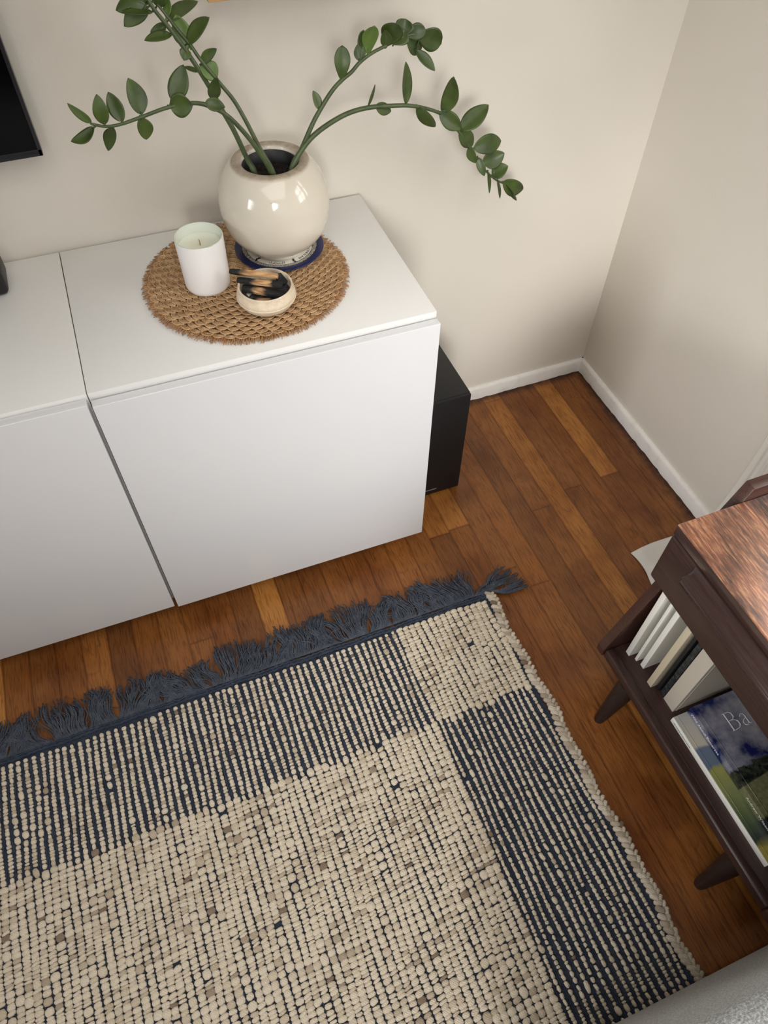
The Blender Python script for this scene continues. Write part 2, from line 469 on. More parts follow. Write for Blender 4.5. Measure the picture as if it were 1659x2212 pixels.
t = thing('floor_speaker', (-0.625, -0.16, 0), 'black box speaker standing on the floor beside the white cabinet', 'speaker')
obj('cabinet_body', MB().box(-0.7045, -0.5462, -0.287, -0.022, 0.006, 0.3415, .0015), M['black'], t)
obj('front_panel', MB().box(-0.7040, -0.5467, -0.2945, -0.2868, 0.007, 0.341, .0015), M['grille'], t)
for fx in (-.69, -.56):
    for fy in (-.27, -.04):
        obj('foot', MB().lathe([(0.008, 0), (0.009, 0.006)], fx, fy, 0, 14, True, True), M['plastic'], t)
obj('badge', MB().box(-0.650, -0.6115, -0.2952, -0.2944, 0.0235, 0.0262), M['badge'], t)

# ------------------------------------------------------------------ curtain pooled on the floor beside the window
def curtain_mat():
    m, nt, b = new_mat('curtain_cloth'); n = N(nt)
    b.inputs['Base Color'].default_value = lin((240, 236, 228)); b.inputs['Roughness'].default_value = 0.8
    b.inputs['Sheen Weight'].default_value = 0.2
    w = n('TexWave', i_Scale=90.0, i_Distortion=2.0, i_Detail=2.0); w.bands_direction = 'Y'
    v = n.coords((1, 0.7, 1)); n.link(v, w.inputs['Vector'])
    h = n.math('ADD', n.math('MULTIPLY', w.outputs['Fac'], 0.6), n.noise(n.coords((1, 1, .3)), 60, 3))
    n.bump(h, 0.5, 0.0015, b)
    tr = n('BsdfTranslucent'); tr.inputs[0].default_value = lin((226, 218, 204))
    mx = n('MixShader', i_0=0.35); n.link(b.outputs[0], mx.inputs[1]); n.link(tr.outputs[0], mx.inputs[2])
    n.link(mx.outputs[0], nt.nodes['Material Output'].inputs[0]); return m
M['curtain'] = curtain_mat()
def curtain():
    # cross-section in x,z: pooled hem on the floor, then up the wall
    prof = [(-.232, .0035), (-.205, .005), (-.17, .010), (-.135, .017), (-.10, .030), (-.074, .055), (-.055, .10), (-.042, .17), (-.034, .28), (-.030, .5), (-.030, .8), (-.03, 1.2), (-.03, 1.6), (-.03, 2.0), (-.03, 2.28)]
    ny = 70; V = []; F = []; m = len(prof)
    for j in range(ny + 1):
        s = j / ny
        for i, (x, z) in enumerate(prof):
            u = i / (m - 1)
            y = -0.640 - s * 0.13
            y -= 0.026 * min(1, max(0, (i - 2) / 3.5))
            if i < 6: y -= s * 0.10 * (1 - i / 6)
            fold = math.sin(s * 21 + 0.6 * u)
            amp = 0.010 * min(1, max(0, (i - 4) / 5)) * min(1, s * 9)
            zz = z + (0.003 * (1 + math.sin(s * 26 + i * .5)) if 0 < i < 6 else 0)
            xx = x + amp * fold + (0.006 * math.sin(s * 9) if i < 4 else 0)
            if i == 0: y -= 0.002
            if s == 0 and i in (3, 4): y += 0.003
            V.append((xx, y, zz))
    for j in range(ny):
        for i in range(m - 1):
            a = j * m + i; F.append((a, a + 1, a + m + 1, a + m))
    o = obj('curtain', MB().add(V, F), M['curtain'], None, 180, Vector((-.1, -.75, 0)))
    sol = o.modifiers.new('thickness', 'SOLIDIFY'); sol.thickness = 0.0016; sol.offset = 1
    return tag(o, 'white cloth curtain by the right wall, hem trailing on the floor behind the side table', 'curtain')
curtain()
cr = obj('curtain_rod', MB().tube([(-.03, -2.35, 2.29), (-.03, -.6, 2.29)], .009, 12).box(-.032, 0, -.63, -.615, 2.283, 2.297).box(-.032, 0, -2.3, -2.285, 2.283, 2.297), M['bezel'])
tag(cr, 'thin dark curtain rod above the window, outside the picture', 'curtain rod')

# ------------------------------------------------------------------ placemat
MATZ = HT
MX, MY = -1.0, -0.206
def placemat():
    t = thing('placemat', (MX, MY, HT), 'round brown woven raffia placemat with a frayed edge on the white cabinet', 'placemat')
    base = MB().lathe([(0.0001, 0.0), (0.174, 0.0), (0.174, 0.0022), (0.0001, 0.0028)], MX, MY, HT + .0002, 80)
    obj('backing', base, M['raffia_d'], t)
    mb = MB(); ring = 0
    r = 0.014
    while r < 0.172:
        nsc = max(6, int(round(2 * PI * r / 0.0205)))
        off = (ring % 2) * 0.5
        for k in range(nsc):
            a0 = (k + off) * 2 * PI / nsc + random.uniform(-.03, .03) * .012 / r
            hw = PI / nsc * 1.12
            for j, rr in enumerate((1.0, 0.80, 0.61, 0.42, 0.22)):
                pts = []
                for i in range(9):
                    u = PI * i / 8
                    da = -math.cos(u) * hw * rr
                    rad = r + math.sin(u) * 0.0118 * rr - 0.006
                    z = HT + 0.0034 + 0.0016 * math.sin(u) * (1.0 if j == 0 else .8) + 0.0004 * (4 - j)
                    pts.append((MX + rad * math.cos(a0 + da), MY + rad * math.sin(a0 + da), z + random.uniform(-.0002, .0002)))
                mb.tube(pts, 0.00085 if j else 0.0010, 5, False)
        r += 0.0104; ring += 1
    obj('weave', mb, M['raffia'], t, 180)
    mb = MB()
    for k in range(1150):
        a = 2 * PI * k / 1150 + random.uniform(-.004, .004)
        L = random.uniform(0.009, 0.019); bend = random.uniform(-.35, .35); r0 = 0.1695
        z0 = HT + random.uniform(0.002, 0.0055)
        pts = []
        for i in range(4):
            u = i / 3; rr = r0 + L * u; aa = a + bend * L * u * u / 0.17 * 1.2
            pts.append((MX + rr * math.cos(aa), MY + rr * math.sin(aa), max(HT + .0011, z0 + 0.003 * math.sin(u * 2.2) - u * 0.003 + random.uniform(-.0004, .0004))))
        mb.tube(pts, [0.0009, .0009, .0008, .0006], 4)
    f = obj('frayed_edge', mb, M['raffia_f'], t, 180); f['kind'] = 'stuff'
def raffia(name, a, b_, c_):
    m, nt, b = new_mat(name); n = N(nt); v = n.coords()
    b.inputs['Roughness'].default_value = 0.62; b.inputs['Specular IOR Level'].default_value = 0.3
    n.link(n.ramp(n.noise(v, 70, 5, 0.7), [(0.3, lin(a)), (0.5, lin(b_)), (0.72, lin(c_))]), b.inputs['Base Color'])
    n.bump(n.noise(v, 700, 2), 0.4, 0.0006, b); return m
M['raffia'] = raffia('raffia', (166, 130, 92), (190, 154, 114), (212, 180, 140))
M['raffia_d'] = raffia('raffia_backing', (104, 76, 50), (120, 88, 60), (134, 102, 70))
M['raffia_f'] = raffia('raffia_fringe', (140, 100, 66), (164, 124, 86), (190, 152, 112))
placemat()
ZM = HT + 0.0062

# ------------------------------------------------------------------ patterned saucer under the pot
def saucer_mat():
    """blue rim, black patterned ring, white middle: glaze colours by radius"""
    m, nt, b = new_mat('painted_glaze'); n = N(nt)
    tc = nt.nodes.new('ShaderNodeTexCoord'); sp = n('SeparateXYZ'); n.link(tc.outputs['Object'], sp.inputs[0])
    x, y = sp.outputs[0], sp.outputs[1]
    r = n.math('SQRT', n.math('ADD', n.math('MULTIPLY', x, x), n.math('MULTIPLY', y, y)))
    a = n.math('ARCTAN2', y, x)
    d = n.math('SINE', n.math('MULTIPLY', a, 84.0)); e = n.math('SINE', n.math('MULTIPLY', r, 2600.0))
    no = n.noise(tc.outputs['Object'], 520, 2)
    pat = n.math('ADD', n.math('MULTIPLY', n.math('MULTIPLY', d, e), 0.5), no)
    ringc = n.ramp(pat, [(0.52, lin((24, 24, 30))), (0.58, lin((224, 220, 208)))])
    body = n.ramp(n.math('MULTIPLY', r, 10.0), [(0.0, (0, 0, 0)), (0.620, (0, 0, 0)), (0.622, (1, 1, 1))], 'CONSTANT')
    c = n.mix(body, lin((232, 228, 218)), ringc)
    line = n.ramp(n.math('MULTIPLY', r, 10.0), [(0.0, (0, 0, 0)), (0.614, (1, 1, 1)), (0.622, (0, 0, 0)), (0.695, (1, 1, 1)), (0.704, (0, 0, 0))], 'CONSTANT')
    c = n.mix(line, c, lin((20, 20, 28)))
    blue = n.ramp(n.math('MULTIPLY', r, 10.0), [(0.0, (0, 0, 0)), (0.704, (1, 1, 1))], 'CONSTANT')
    c = n.mix(blue, c, lin((25, 33, 82)))
    n.link(c, b.inputs['Base Color']); b.inputs['Roughness'].default_value = 0.12
    return m
PXC, PYC = -0.920, -0.146
t = thing('saucer', (PXC, PYC, ZM), 'round dark blue rimmed ceramic plate with a patterned ring, under the cream pot', 'plate')
obj('dish', MB().lathe([(0.0001, 0), (0.052, 0), (0.06, .001), (0.080, .0035), (0.0832, .0062), (0.0825, .0080), (0.080, .0082), (0.0735, .0072), (0.064, .0060), (0.0001, .0058)], PXC, PYC, ZM, 96), saucer_mat(), t)
M['ink'] = plain('black_ink', (18, 18, 26), 0.2)
def arc_text(name, body, size, r, mid, inward, mat, parent, z, step):
    """letters set one by one on a circle about the dish centre"""
    mbv = []; n_ = len(body); meshes = []
    bmj = bmesh.new()
    for i, ch in enumerate(body):
        s = (i - (n_ - 1) / 2) * step / r
        a = mid - s if not inward else mid + s
        rot = a - PI / 2 if not inward else a + PI / 2
        Mx = Matrix.Translation((PXC + r * math.cos(a), PYC + r * math.sin(a), z)) @ Matrix.Rotation(rot, 4, 'Z')
        o = text('glyph', ch, size, Mx, mat, parent, 0.0001, 1.0, 'CENTER')
        bmj.from_mesh(o.data); me = o.data; bpy.data.objects.remove(o); bpy.data.meshes.remove(me)
    me = bpy.data.meshes.new(name); bmj.to_mesh(me); bmj.free()
    return finish(name, me, mat, parent, None, None)
arc_text('lettering', 'JORDAN', 0.0068, 0.0552, math.radians(-49), False, M['ink'], t, ZM + .0063, 0.0062)
# arabic word drawn with strokes, upright towards the front edge
def arabic(parent):
    mb = MB(); mid = math.radians(-112); r0 = 0.0590
    def pt(s, h): # s metres to the right along the arc, h metres towards the centre
        a = mid + s / r0; r = r0 - h
        return (PXC + r * math.cos(a), PYC + r * math.sin(a), ZM + .0063)
    strokes = [[(.0150, .0), (.0158, .0062)], [(.0128, .0062), (.0118, .0), (.009, -.0002), (.006, .0004), (.0055, .0022)], [(.0055, .0004), (.0020, .0), (.0008, .0026)],
               [(.0010, .0), (-.0030, .0), (-.0036, .0030)], [(-.0040, .0030), (-.0055, .0004), (-.0075, -.0016)], [(-.0098, .0), (-.0104, .0058)], [(-.0142, .0008), (-.0128, .0010), (-.0142, .0026), (-.0128, .0030)],
               [(.0035, -.0024), (.0041, -.0024)], [(-.0012, .0046), (-.0004, .0046)], [(-.0030, .0048), (-.0022, .0048)], [(-.006, .0062), (.0105, .0052)]]
    for k, st in enumerate(strokes):
        mb.tube([pt(*q) for q in st], .00042 if k < 10 else .0002, 5, True, 0.4)
    obj('lettering', mb, M['ink'], parent)
arabic(t)
for mid in (-78, -20, -150):
    mb = MB()
    # small dark cartouche ends beside the words
    for dr, dd in ((-.004, 0), (0, -.02), (.004, 0)):
        a = math.radians(mid) + dd; r = 0.0575 + dr
        mb.box(-.0018, .0018, -.0022, .0022, 0, .0004, 0, 1, Matrix.Translation((PXC + r * math.cos(a), PYC + r * math.sin(a), ZM + .006)) @ Matrix.Rotation(a + .785, 4, 'Z'))
    obj('ornament', mb, M['ink'], t)

# ------------------------------------------------------------------ potted plant
def glaze_mat():
    m, nt, b = new_mat('cream_glaze'); n = N(nt); v = n.coords()
    sp = n('SeparateXYZ'); n.link(v, sp.inputs[0])
    base = n.ramp(n.noise(v, 6, 3), [(0.3, lin((206, 198, 182))), (0.7, lin((217, 210, 196)))])
    speck = n.noise(v, 260, 2, 0.5)
    base = n.mix(n.ramp(speck, [(0.76, (0, 0, 0)), (0.79, (1, 1, 1))]), base, lin((120, 104, 84)))
    rimc = n.ramp(n.noise(v, 55, 4, 0.7), [(0.3, lin((150, 136, 118))), (0.7, lin((186, 174, 156)))])
    rim = n.ramp(sp.outputs[2], [(0.0, (0, 0, 0)), (0.1606, (0, 0, 0)), (0.1616, (1, 1, 1))])
    n.link(n.mix(rim, base, rimc), b.inputs['Base Color'])
    n.link(n.ramp(sp.outputs[2], [(0.1606, (0.10,) * 3), (0.1616, (0.6,) * 3)]), b.inputs['Roughness'])
    h = n.math('ADD', n.noise(v, 12, 2), n.math('MULTIPLY', n.noise(v, 90, 2), 0.08))
    n.bump(h, 0.06, 0.01, b); return m
def leaf_mat():
    m, nt, b = new_mat('plant_leaf'); n = N(nt); v = n.coords()
    n.link(n.ramp(n.noise(v, 28, 3), [(0.3, lin((48, 62, 28))), (0.7, lin((74, 91, 40)))]), b.inputs['Base Color'])
    b.inputs['Roughness'].default_value = 0.38; b.inputs['Specular IOR Level'].default_value = 0.4
    b.inputs['Transmission Weight'].default_value = 0.0
    n.bump(n.noise(v, 160, 2), 0.12, 0.001, b); return m
def stem_mat():
    m, nt, b = new_mat('plant_stem'); n = N(nt); v = n.coords()
    n.link(n.ramp(n.noise(v, 45, 4), [(0.3, lin((54, 66, 40))), (0.6, lin((74, 88, 52))), (0.8, lin((66, 58, 44)))]), b.inputs['Base Color'])
    b.inputs['Roughness'].default_value = 0.45; return m
M['leaf'] = leaf_mat(); M['leaf_light'] = plain('young_leaf', (88, 112, 50), 0.4, 0.1, 100, 0.001, 0.15, 40)
M['stem'] = stem_mat(); M['glaze'] = glaze_mat()
M['soil'] = plain('potting_soil', (34, 26, 22), 0.9, 0.6, 300, 0.002, 0.5, 200)
M['nursery'] = plain('nursery_pot', (18, 18, 20), 0.5)

def leaf_mesh(base, tip, width, roll, kind):
    A = Vector(base); B = Vector(tip); ax = B - A; L = ax.length; d = ax.normalized()
    view = (Vector((-1.19, -1.354, 1.519)) - (A + B) / 2).normalized()   # leaves open towards the light of the room
    side = d.cross(view).normalized(); nrm = side.cross(d).normalized()
    q = Matrix.Rotation(roll, 3, d); side = q @ side; nrm = q @ nrm
    if nrm.dot(view) < 0: nrm = -nrm
    nl, nw = 14, 4; V = []; F = []
    sag = random.uniform(-.10, .10) * L; cup = random.uniform(0.10, 0.28); bend = random.uniform(-.08, .08) * L
    for i in range(nl + 1):
        u = i / nl
        if kind: w = (math.sin(PI * min(1, u ** 1.12 * 1.0)) ** 0.62) * (0.62 + 0.48 * u)
        else: w = math.sin(PI * u ** 0.86) ** 0.72 if u < 1 else 0
        if u < 0.06: w = max(w * .7, 0.06)
        if i == nl: w = 0.015
        for j in range(-nw, nw + 1):
            s = j / nw
            hgt = cup * abs(s) ** 1.4 * w * width * 0.5 + sag * math.sin(PI * u) - 0.0003
            V.append(A + d * (L * u) + side * (s * w * width * .5 + bend * math.sin(PI * u)) + nrm * hgt)
    m = 2 * nw + 1
    for i in range(nl):
        for j in range(m - 1):
            a = i * m + j; F.append((a, a + 1, a + m + 1, a + m))
    # give the blade its real thickness: a second skin below
    n0 = len(V); T = 0.0007
    for v in V[:n0]: V.append(v - nrm * T)
    F += [tuple(reversed([i + n0 for i in f])) for f in F[:]]
    edge = [j for j in range(m)] + [(i + 1) * m - 1 for i in range(1, nl + 1)] + [nl * m + j for j in range(m - 2, -1, -1)] + [i * m for i in range(nl - 1, 0, -1)]
    for a, b_ in zip(edge, edge[1:] + edge[:1]): F.append((a, a + n0, b_ + n0, b_))
    mb = MB().add(V, F)
    # petiole
    mb.tube([A - d * 0.003, A + d * 0.004], [.0014, .0008], 6)
    return mb

def smooth_path(P, sub=5):
    P = [Vector(p) for p in P]; out = []
    for i in range(len(P) - 1):
        p0 = P[max(i - 1, 0)]; p1 = P[i]; p2 = P[i + 1]; p3 = P[min(i + 2, len(P) - 1)]
        for k in range(sub):
            u = k / sub
            out.append(0.5 * ((2 * p1) + (p2 - p0) * u + (2 * p0 - 5 * p1 + 4 * p2 - p3) * u * u + (3 * p1 - p0 - 3 * p2 + p3) * u ** 3))
    out.append(P[-1]); return out
# stems: points, radii, leaves (base, tip, width, roll, shape)
STEMS = [
  ([(-0.949, -0.165, 0.826), (-0.9522, -0.1666, 0.874), (-0.9608, -0.1625, 0.8978), (-0.975, -0.1583, 0.9446), (-0.9897, -0.1541, 0.9812), (-0.9997, -0.15, 1.008), (-1.0171, -0.1458, 1.0464), (-1.0307, -0.1416, 1.0724), (-1.0443, -0.1375, 1.0953), (-1.0576, -0.1333, 1.1163), (-1.0642, -0.1292, 1.1339), (-1.0685, -0.125, 1.1548)], 0.0062, 0.003,
   [(-1.0094, -0.1516, 0.993, -0.9889, -0.1629, 1.0282, 0.0197, -0.18, 0), (-1.0148, -0.1471, 1.0339, -1.0325, -0.1408, 1.0397, 0.0079, -0.57, 0), (-1.0181, -0.1435, 1.0637, -1.032, -0.1514, 1.0527, 0.0179, -0.02, 0), (-1.04, -0.1394, 1.0837, -1.081, -0.1461, 1.0835, 0.0166, 0.63, 0), (-1.0452, -0.1373, 1.0964, -1.0692, -0.1313, 1.0866, 0.0149, 0.18, 0), (-1.0596, -0.1337, 1.113, -1.1039, -0.1478, 1.1217, 0.0189, 1.08, 0), (-1.0689, -0.1323, 1.1173, -1.1039, -0.1451, 1.1032, 0.0252, -0.22, 0), (-1.0704, -0.1308, 1.1241, -1.1094, -0.1388, 1.1214, 0.0252, -0.23, 0), (-1.0578, -0.1317, 1.124, -1.0845, -0.1243, 1.1236, 0.0111, 0.64, 0), (-1.0625, -0.1297, 1.1319, -1.0966, -0.1198, 1.1444, 0.0237, 0.15, 0), (-1.0637, -0.1288, 1.1358, -1.0291, -0.114, 1.1417, 0.0207, -0.18, 0), (-1.0674, -0.1251, 1.1547, -1.0727, -0.1213, 1.175, 0.0221, -0.18, 0)]),
  ([(-0.9231, -0.1796, 0.826), (-0.9234, -0.1829, 0.874), (-0.9409, -0.1756, 0.92), (-0.9559, -0.1683, 0.9617), (-0.9685, -0.161, 0.9908), (-0.986, -0.1538, 1.0172), (-1.0067, -0.1465, 1.0487), (-1.0165, -0.1392, 1.0669), (-1.0286, -0.1319, 1.084), (-1.0401, -0.1246, 1.1022), (-1.0504, -0.1173, 1.1187), (-1.0552, -0.11, 1.1373)], 0.005, 0.0024,
   [(-1.0067, -0.1474, 1.0433, -0.9811, -0.1532, 1.0625, 0.015, 0.09, 0), (-0.9876, -0.1528, 1.0218, -1.0087, -0.1448, 1.0426, 0.0271, 0.17, 0), (-1.0174, -0.1401, 1.0636, -1.028, -0.1254, 1.1031, 0.0285, -0.05, 0), (-1.0237, -0.138, 1.0669, -0.9861, -0.1593, 1.1056, 0.0232, -0.57, 0), (-1.0408, -0.1265, 1.0955, -0.9892, -0.1037, 1.1088, 0.0232, -0.69, 0), (-1.0418, -0.1249, 1.1004, -1.034, -0.1101, 1.125, 0.0119, -0.3, 0), (-1.0535, -0.119, 1.1123, -1.0381, -0.1277, 1.1347, 0.021, 0.24, 0), (-1.0552, -0.11, 1.1373, -1.0606, -0.1043, 1.1578, 0.024, -0.22, 0)]),
  ([(-0.9254, -0.1788, 0.826), (-0.926, -0.182, 0.874), (-0.9455, -0.1848, 0.9197), (-0.9649, -0.1876, 0.9536), (-0.9876, -0.1904, 0.9838), (-1.011, -0.1932, 1.0017), (-1.0351, -0.196, 1.0117), (-1.0728, -0.1988, 1.0127), (-1.1139, -0.2016, 1.0066), (-1.1469, -0.2044, 1.0024), (-1.1683, -0.2072, 1.0043), (-1.1869, -0.21, 1.0125)], 0.0056, 0.0024,
   [(-1.1676, -0.2073, 1.0066, -1.1669, -0.2016, 1.0459, 0.0216, 0.15, 0), (-1.1425, -0.204, 1.0051, -1.1505, -0.1854, 1.04, 0.0231, -0.24, 0), (-1.1131, -0.2015, 1.0095, -1.1182, -0.182, 1.0526, 0.0275, 0.19, 0), (-1.1863, -0.2099, 1.0124, -1.2085, -0.2228, 1.0485, 0.0177, -0.87, 0), (-1.1833, -0.2092, 1.0064, -1.2208, -0.1963, 0.9865, 0.0178, 0.47, 0), (-1.157, -0.2056, 0.9994, -1.1738, -0.1968, 0.9646, 0.0188, 0.25, 0), (-1.1159, -0.2018, 1.0065, -1.1146, -0.1984, 0.972, 0.0232, -0.2, 0), (-1.071, -0.1987, 1.0148, -1.0392, -0.2123, 1.0157, 0.0334, 0.24, 0), (-1.0652, -0.1983, 1.0242, -1.0378, -0.1833, 1.0598, 0.029, -0.17, 0), (-1.0172, -0.1942, 1.0107, -0.9914, -0.2066, 1.0036, 0.019, -0.08, 0)]),
  ([(-0.8899, -0.1684, 0.826), (-0.8866, -0.1704, 0.874), (-0.8686, -0.167, 0.8993), (-0.8458, -0.1637, 0.9353), (-0.8304, -0.1603, 0.9541), (-0.8078, -0.1569, 0.9784), (-0.7889, -0.1536, 0.9917), (-0.7702, -0.1502, 1.0003), (-0.7544, -0.1468, 1.0113), (-0.733, -0.1435, 1.0205), (-0.7086, -0.1401, 1.0266), (-0.6842, -0.1367, 1.0328), (-0.6594, -0.1334, 1.0351), (-0.643, -0.13, 1.0303)], 0.0056, 0.0026,
   [(-0.8309, -0.1602, 0.9555, -0.8358, -0.1473, 0.9807, 0.0141, 0.2, 0), (-0.789, -0.1537, 0.9905, -0.7815, -0.1414, 1.0375, 0.0289, 0.18, 1), (-0.7552, -0.1468, 1.0131, -0.7544, -0.1385, 1.035, 0.0142, 0.05, 0), (-0.7391, -0.1443, 1.0187, -0.733, -0.1584, 1.0643, 0.0279, 0.22, 1), (-0.7529, -0.1465, 1.0127, -0.7432, -0.1348, 1.0522, 0.0215, 0.11, 1), (-0.7086, -0.1402, 1.0259, -0.7131, -0.1506, 1.0535, 0.0192, -0.03, 0), (-0.678, -0.1356, 1.0382, -0.6686, -0.1288, 1.0569, 0.0338, 0.02, 1), (-0.7056, -0.1398, 1.0261, -0.6933, -0.1538, 1.0615, 0.04, 0.24, 1), (-0.6919, -0.1385, 1.0215, -0.6722, -0.135, 1.0444, 0.0354, 0.06, 1), (-0.6719, -0.1349, 1.036, -0.6371, -0.139, 1.0408, 0.0275, 0.06, 1), (-0.6497, -0.1314, 1.0333, -0.5995, -0.1223, 1.0098, 0.0408, 0.21, 1), (-0.6703, -0.1347, 1.0369, -0.6368, -0.1225, 1.0037, 0.0265, -0.24, 1), (-0.6497, -0.1308, 1.0096, -0.6211, -0.1495, 0.9813, 0.0178, -0.39, 0)]),
  ([(-0.8926, -0.1726, 0.826), (-0.8895, -0.1752, 0.874), (-0.8664, -0.1705, 0.9033), (-0.8401, -0.1658, 0.9217), (-0.8025, -0.1611, 0.9362), (-0.771, -0.1564, 0.9419), (-0.7363, -0.1517, 0.9414), (-0.6978, -0.147, 0.9357), (-0.6678, -0.1423, 0.9297), (-0.6402, -0.1376, 0.9207), (-0.6049, -0.1329, 0.9053), (-0.5781, -0.1282, 0.8854), (-0.5531, -0.1235, 0.8582), (-0.5304, -0.1188, 0.8289), (-0.5025, -0.1141, 0.7926), (-0.478, -0.1094, 0.7629), (-0.4494, -0.1047, 0.7364), (-0.4255, -0.1, 0.7212)], 0.0062, 0.0022,
   [(-0.7426, -0.1524, 0.944, -0.7272, -0.1459, 0.9735, 0.0136, 1.23, 0), (-0.7284, -0.1507, 0.9424, -0.6966, -0.143, 0.9247, 0.0201, -0.09, 0), (-0.6696, -0.1425, 0.9336, -0.6673, -0.1318, 0.9951, 0.025, 0.85, 0), (-0.6465, -0.1387, 0.9244, -0.6047, -0.1297, 0.8769, 0.0256, 0.63, 0), (-0.5927, -0.1314, 0.9036, -0.5873, -0.1528, 0.9688, 0.0294, -0.24, 0), (-0.5996, -0.1322, 0.9042, -0.557, -0.1415, 0.8715, 0.0294, -0.14, 0), (-0.5468, -0.1236, 0.8633, -0.4903, -0.1128, 0.8917, 0.0341, -0.16, 0), (-0.5515, -0.1235, 0.8595, -0.5141, -0.1127, 0.82, 0.0296, -0.2, 0), (-0.509, -0.1169, 0.8195, -0.4444, -0.0982, 0.8111, 0.0354, 0.09, 0), (-0.5243, -0.1181, 0.8243, -0.5099, -0.1261, 0.7915, 0.018, 0.18, 0), (-0.4838, -0.1119, 0.7832, -0.444, -0.1168, 0.7952, 0.0339, 0.12, 0), (-0.4999, -0.1146, 0.799, -0.4897, -0.1293, 0.7635, 0.0168, -0.02, 0), (-0.4605, -0.1067, 0.749, -0.4334, -0.1189, 0.7691, 0.03, -0.23, 0), (-0.4707, -0.1086, 0.7612, -0.4659, -0.1171, 0.7164, 0.0183, -1.2, 0), (-0.4285, -0.1007, 0.7258, -0.3708, -0.0922, 0.6938, 0.0336, 0.16, 0), (-0.4441, -0.1038, 0.7349, -0.4403, -0.1168, 0.6995, 0.0152, 1.16, 0), (-0.4233, -0.1, 0.7197, -0.3942, -0.1092, 0.6813, 0.0196, 1.04, 0)]),
]

def potted_plant():
    px, py = -0.920, -0.148; z0 = ZM + 0.0061; dz = 0.7061 - z0
    t = thing('potted_plant', (px, py, z0), 'green leafy plant with long arching stems in a round glossy cream ceramic pot', 'potted plant')
    # heights below are measured from the cabinet top
    out = [(0.0001, .0123), (.047, .0123), (.0505, .0150), (.0500, .0205), (.0495, .0222), (.0605, .0265), (.0735, .0365), (.0840, .050), (.0915, .065), (.0960, .082), (.0980, .100), (.0968, .118), (.0925, .136), (.085, .152), (.076, .1655), (.0680, .1735), (.0655, .1762)]
    rim = [(.0640, .1768), (.0515, .1768), (.0495, .1750), (.0480, .168), (.050, .160), (.058, .150), (.066, .135), (.062, .115), (.0001, .112)]
    obj('pot', MB().lathe([(r, z - .0123) for r, z in out + rim], px, py, z0, 128), M['glaze'], t, 180)
    obj('inner_pot', MB().lathe([(.0478, -.03), (.0476, .006), (.0470, .0065), (.0462, .006), (.0455, -.03)], px, py, HT + .164, 64), M['nursery'], t, 60)
    mb = MB()
    n = 26; V = []; F = []
    for i in range(n + 1):
        r = .0458 * i / n
        for k in range(40):
            a = 2 * PI * k / 40
            V.append((px + r * math.cos(a), py + r * math.sin(a), HT + .1465 + random.uniform(-.0012, .0015)))
    for i in range(n):
        for k in range(40): F.append((i * 40 + k, i * 40 + (k + 1) % 40, (i + 1) * 40 + (k + 1) % 40, (i + 1) * 40 + k))
    mb.add(V, F)
    for k in range(150):
        a = random.uniform(0, 2 * PI); r = .043 * math.sqrt(random.random())
        s = random.uniform(.0012, .0034); bm = bmesh.new(); bmesh.ops.create_icosphere(bm, subdivisions=1, radius=s)
        mb.bm(bm, Matrix.Translation((px + r * math.cos(a), py + r * math.sin(a), HT + .1475)) @ Euler((random.random() * 3, random.random() * 3, 0)).to_matrix().to_4x4() @ Matrix.Diagonal((1.6, .7, .6, 1)))
    s = obj('soil', mb, M['soil'], t, 30)
    for si, (P, r0, r1, LV) in enumerate(STEMS):
        path = smooth_path(P); m = len(path)
        mb = MB(); rad = [0.77 * r0 * (1.12 if i < 8 else 1) + 0.77 * (r1 - r0) * (i / (m - 1)) for i in range(m)]
        rad[-1] = r1 * .5
        mb.tube(path, rad, 12)
        st = obj('stem', mb, M['stem'], t, 180)
        for li, (bx, by, bz, tx, ty, tz, w, roll, kind) in enumerate(LV):
            light = (si, li) in ((1, 1), (1, 2), (1, 5), (2, 3), (3, 3))
            # root the leaf on the stem it grows from
            b0 = Vector((bx, by, bz)); near = min(path, key=lambda q: (q - b0).length)
            if (near - b0).length > .004: b0 = b0.lerp(near, 0.5) if (near - b0).length < .02 else b0
            mb = leaf_mesh(b0, (tx, ty, tz), w, roll, kind)
            if (near - b0).length > .003: mb.tube([near, near.lerp(b0, .6), b0], [.0015, .0012, .001], 6)
            obj('leaf', mb, M['leaf_light'] if light else M['leaf'], st, 180)
potted_plant()

# ------------------------------------------------------------------ candle
M['candle_out'] = plain('white_satin_glass', (236, 234, 232), 0.28)
M['candle_in'] = plain('pale_inner_glass', (206, 212, 200), 0.12)
M['wax'] = plain('wax', (238, 236, 218), 0.45, 0.05, 30, 0.002)
M['wax'].node_tree.nodes['Principled BSDF'].inputs['Subsurface Weight'].default_value = 0.15
M['wick'] = plain('wick', (150, 132, 108), 0.8)
cx, cy = -1.0705, -0.2080
t = thing('candle', (cx, cy, ZM), 'white candle in a smooth white glass tumbler, left of the cream pot', 'candle')
H = .0965
obj('vessel', MB().lathe([(.0001, 0), (.034, 0), (.0375, .0012), (.0395, .005), (.0400, .012), (.0412, H - .003), (.0410, H - .0006)], cx, cy, ZM, 72), M['candle_out'], t, 60)
obj('rim', MB().lathe([(.0410, H - .0006), (.0402, H + .0004), (.0390, H), (.0384, H - .003), (.0380, H - .03), (.0375, H - .0305)], cx, cy, ZM, 72), M['candle_in'], t, 60)
obj('wax', MB().lathe([(.0379, H - .030), (.0379, H - .0175), (.0360, H - .0186), (.02, H - .019), (.004, H - .0184), (.0001, H - .0184)], cx, cy, ZM, 64), M['wax'], t, 60)
obj('wick', MB().tube([(cx, cy, ZM + H - .020), (cx + .0003, cy, ZM + H - .012), (cx - .0006, cy + .0003, ZM + H - .0075)], .0009, 8), M['wick'], t)

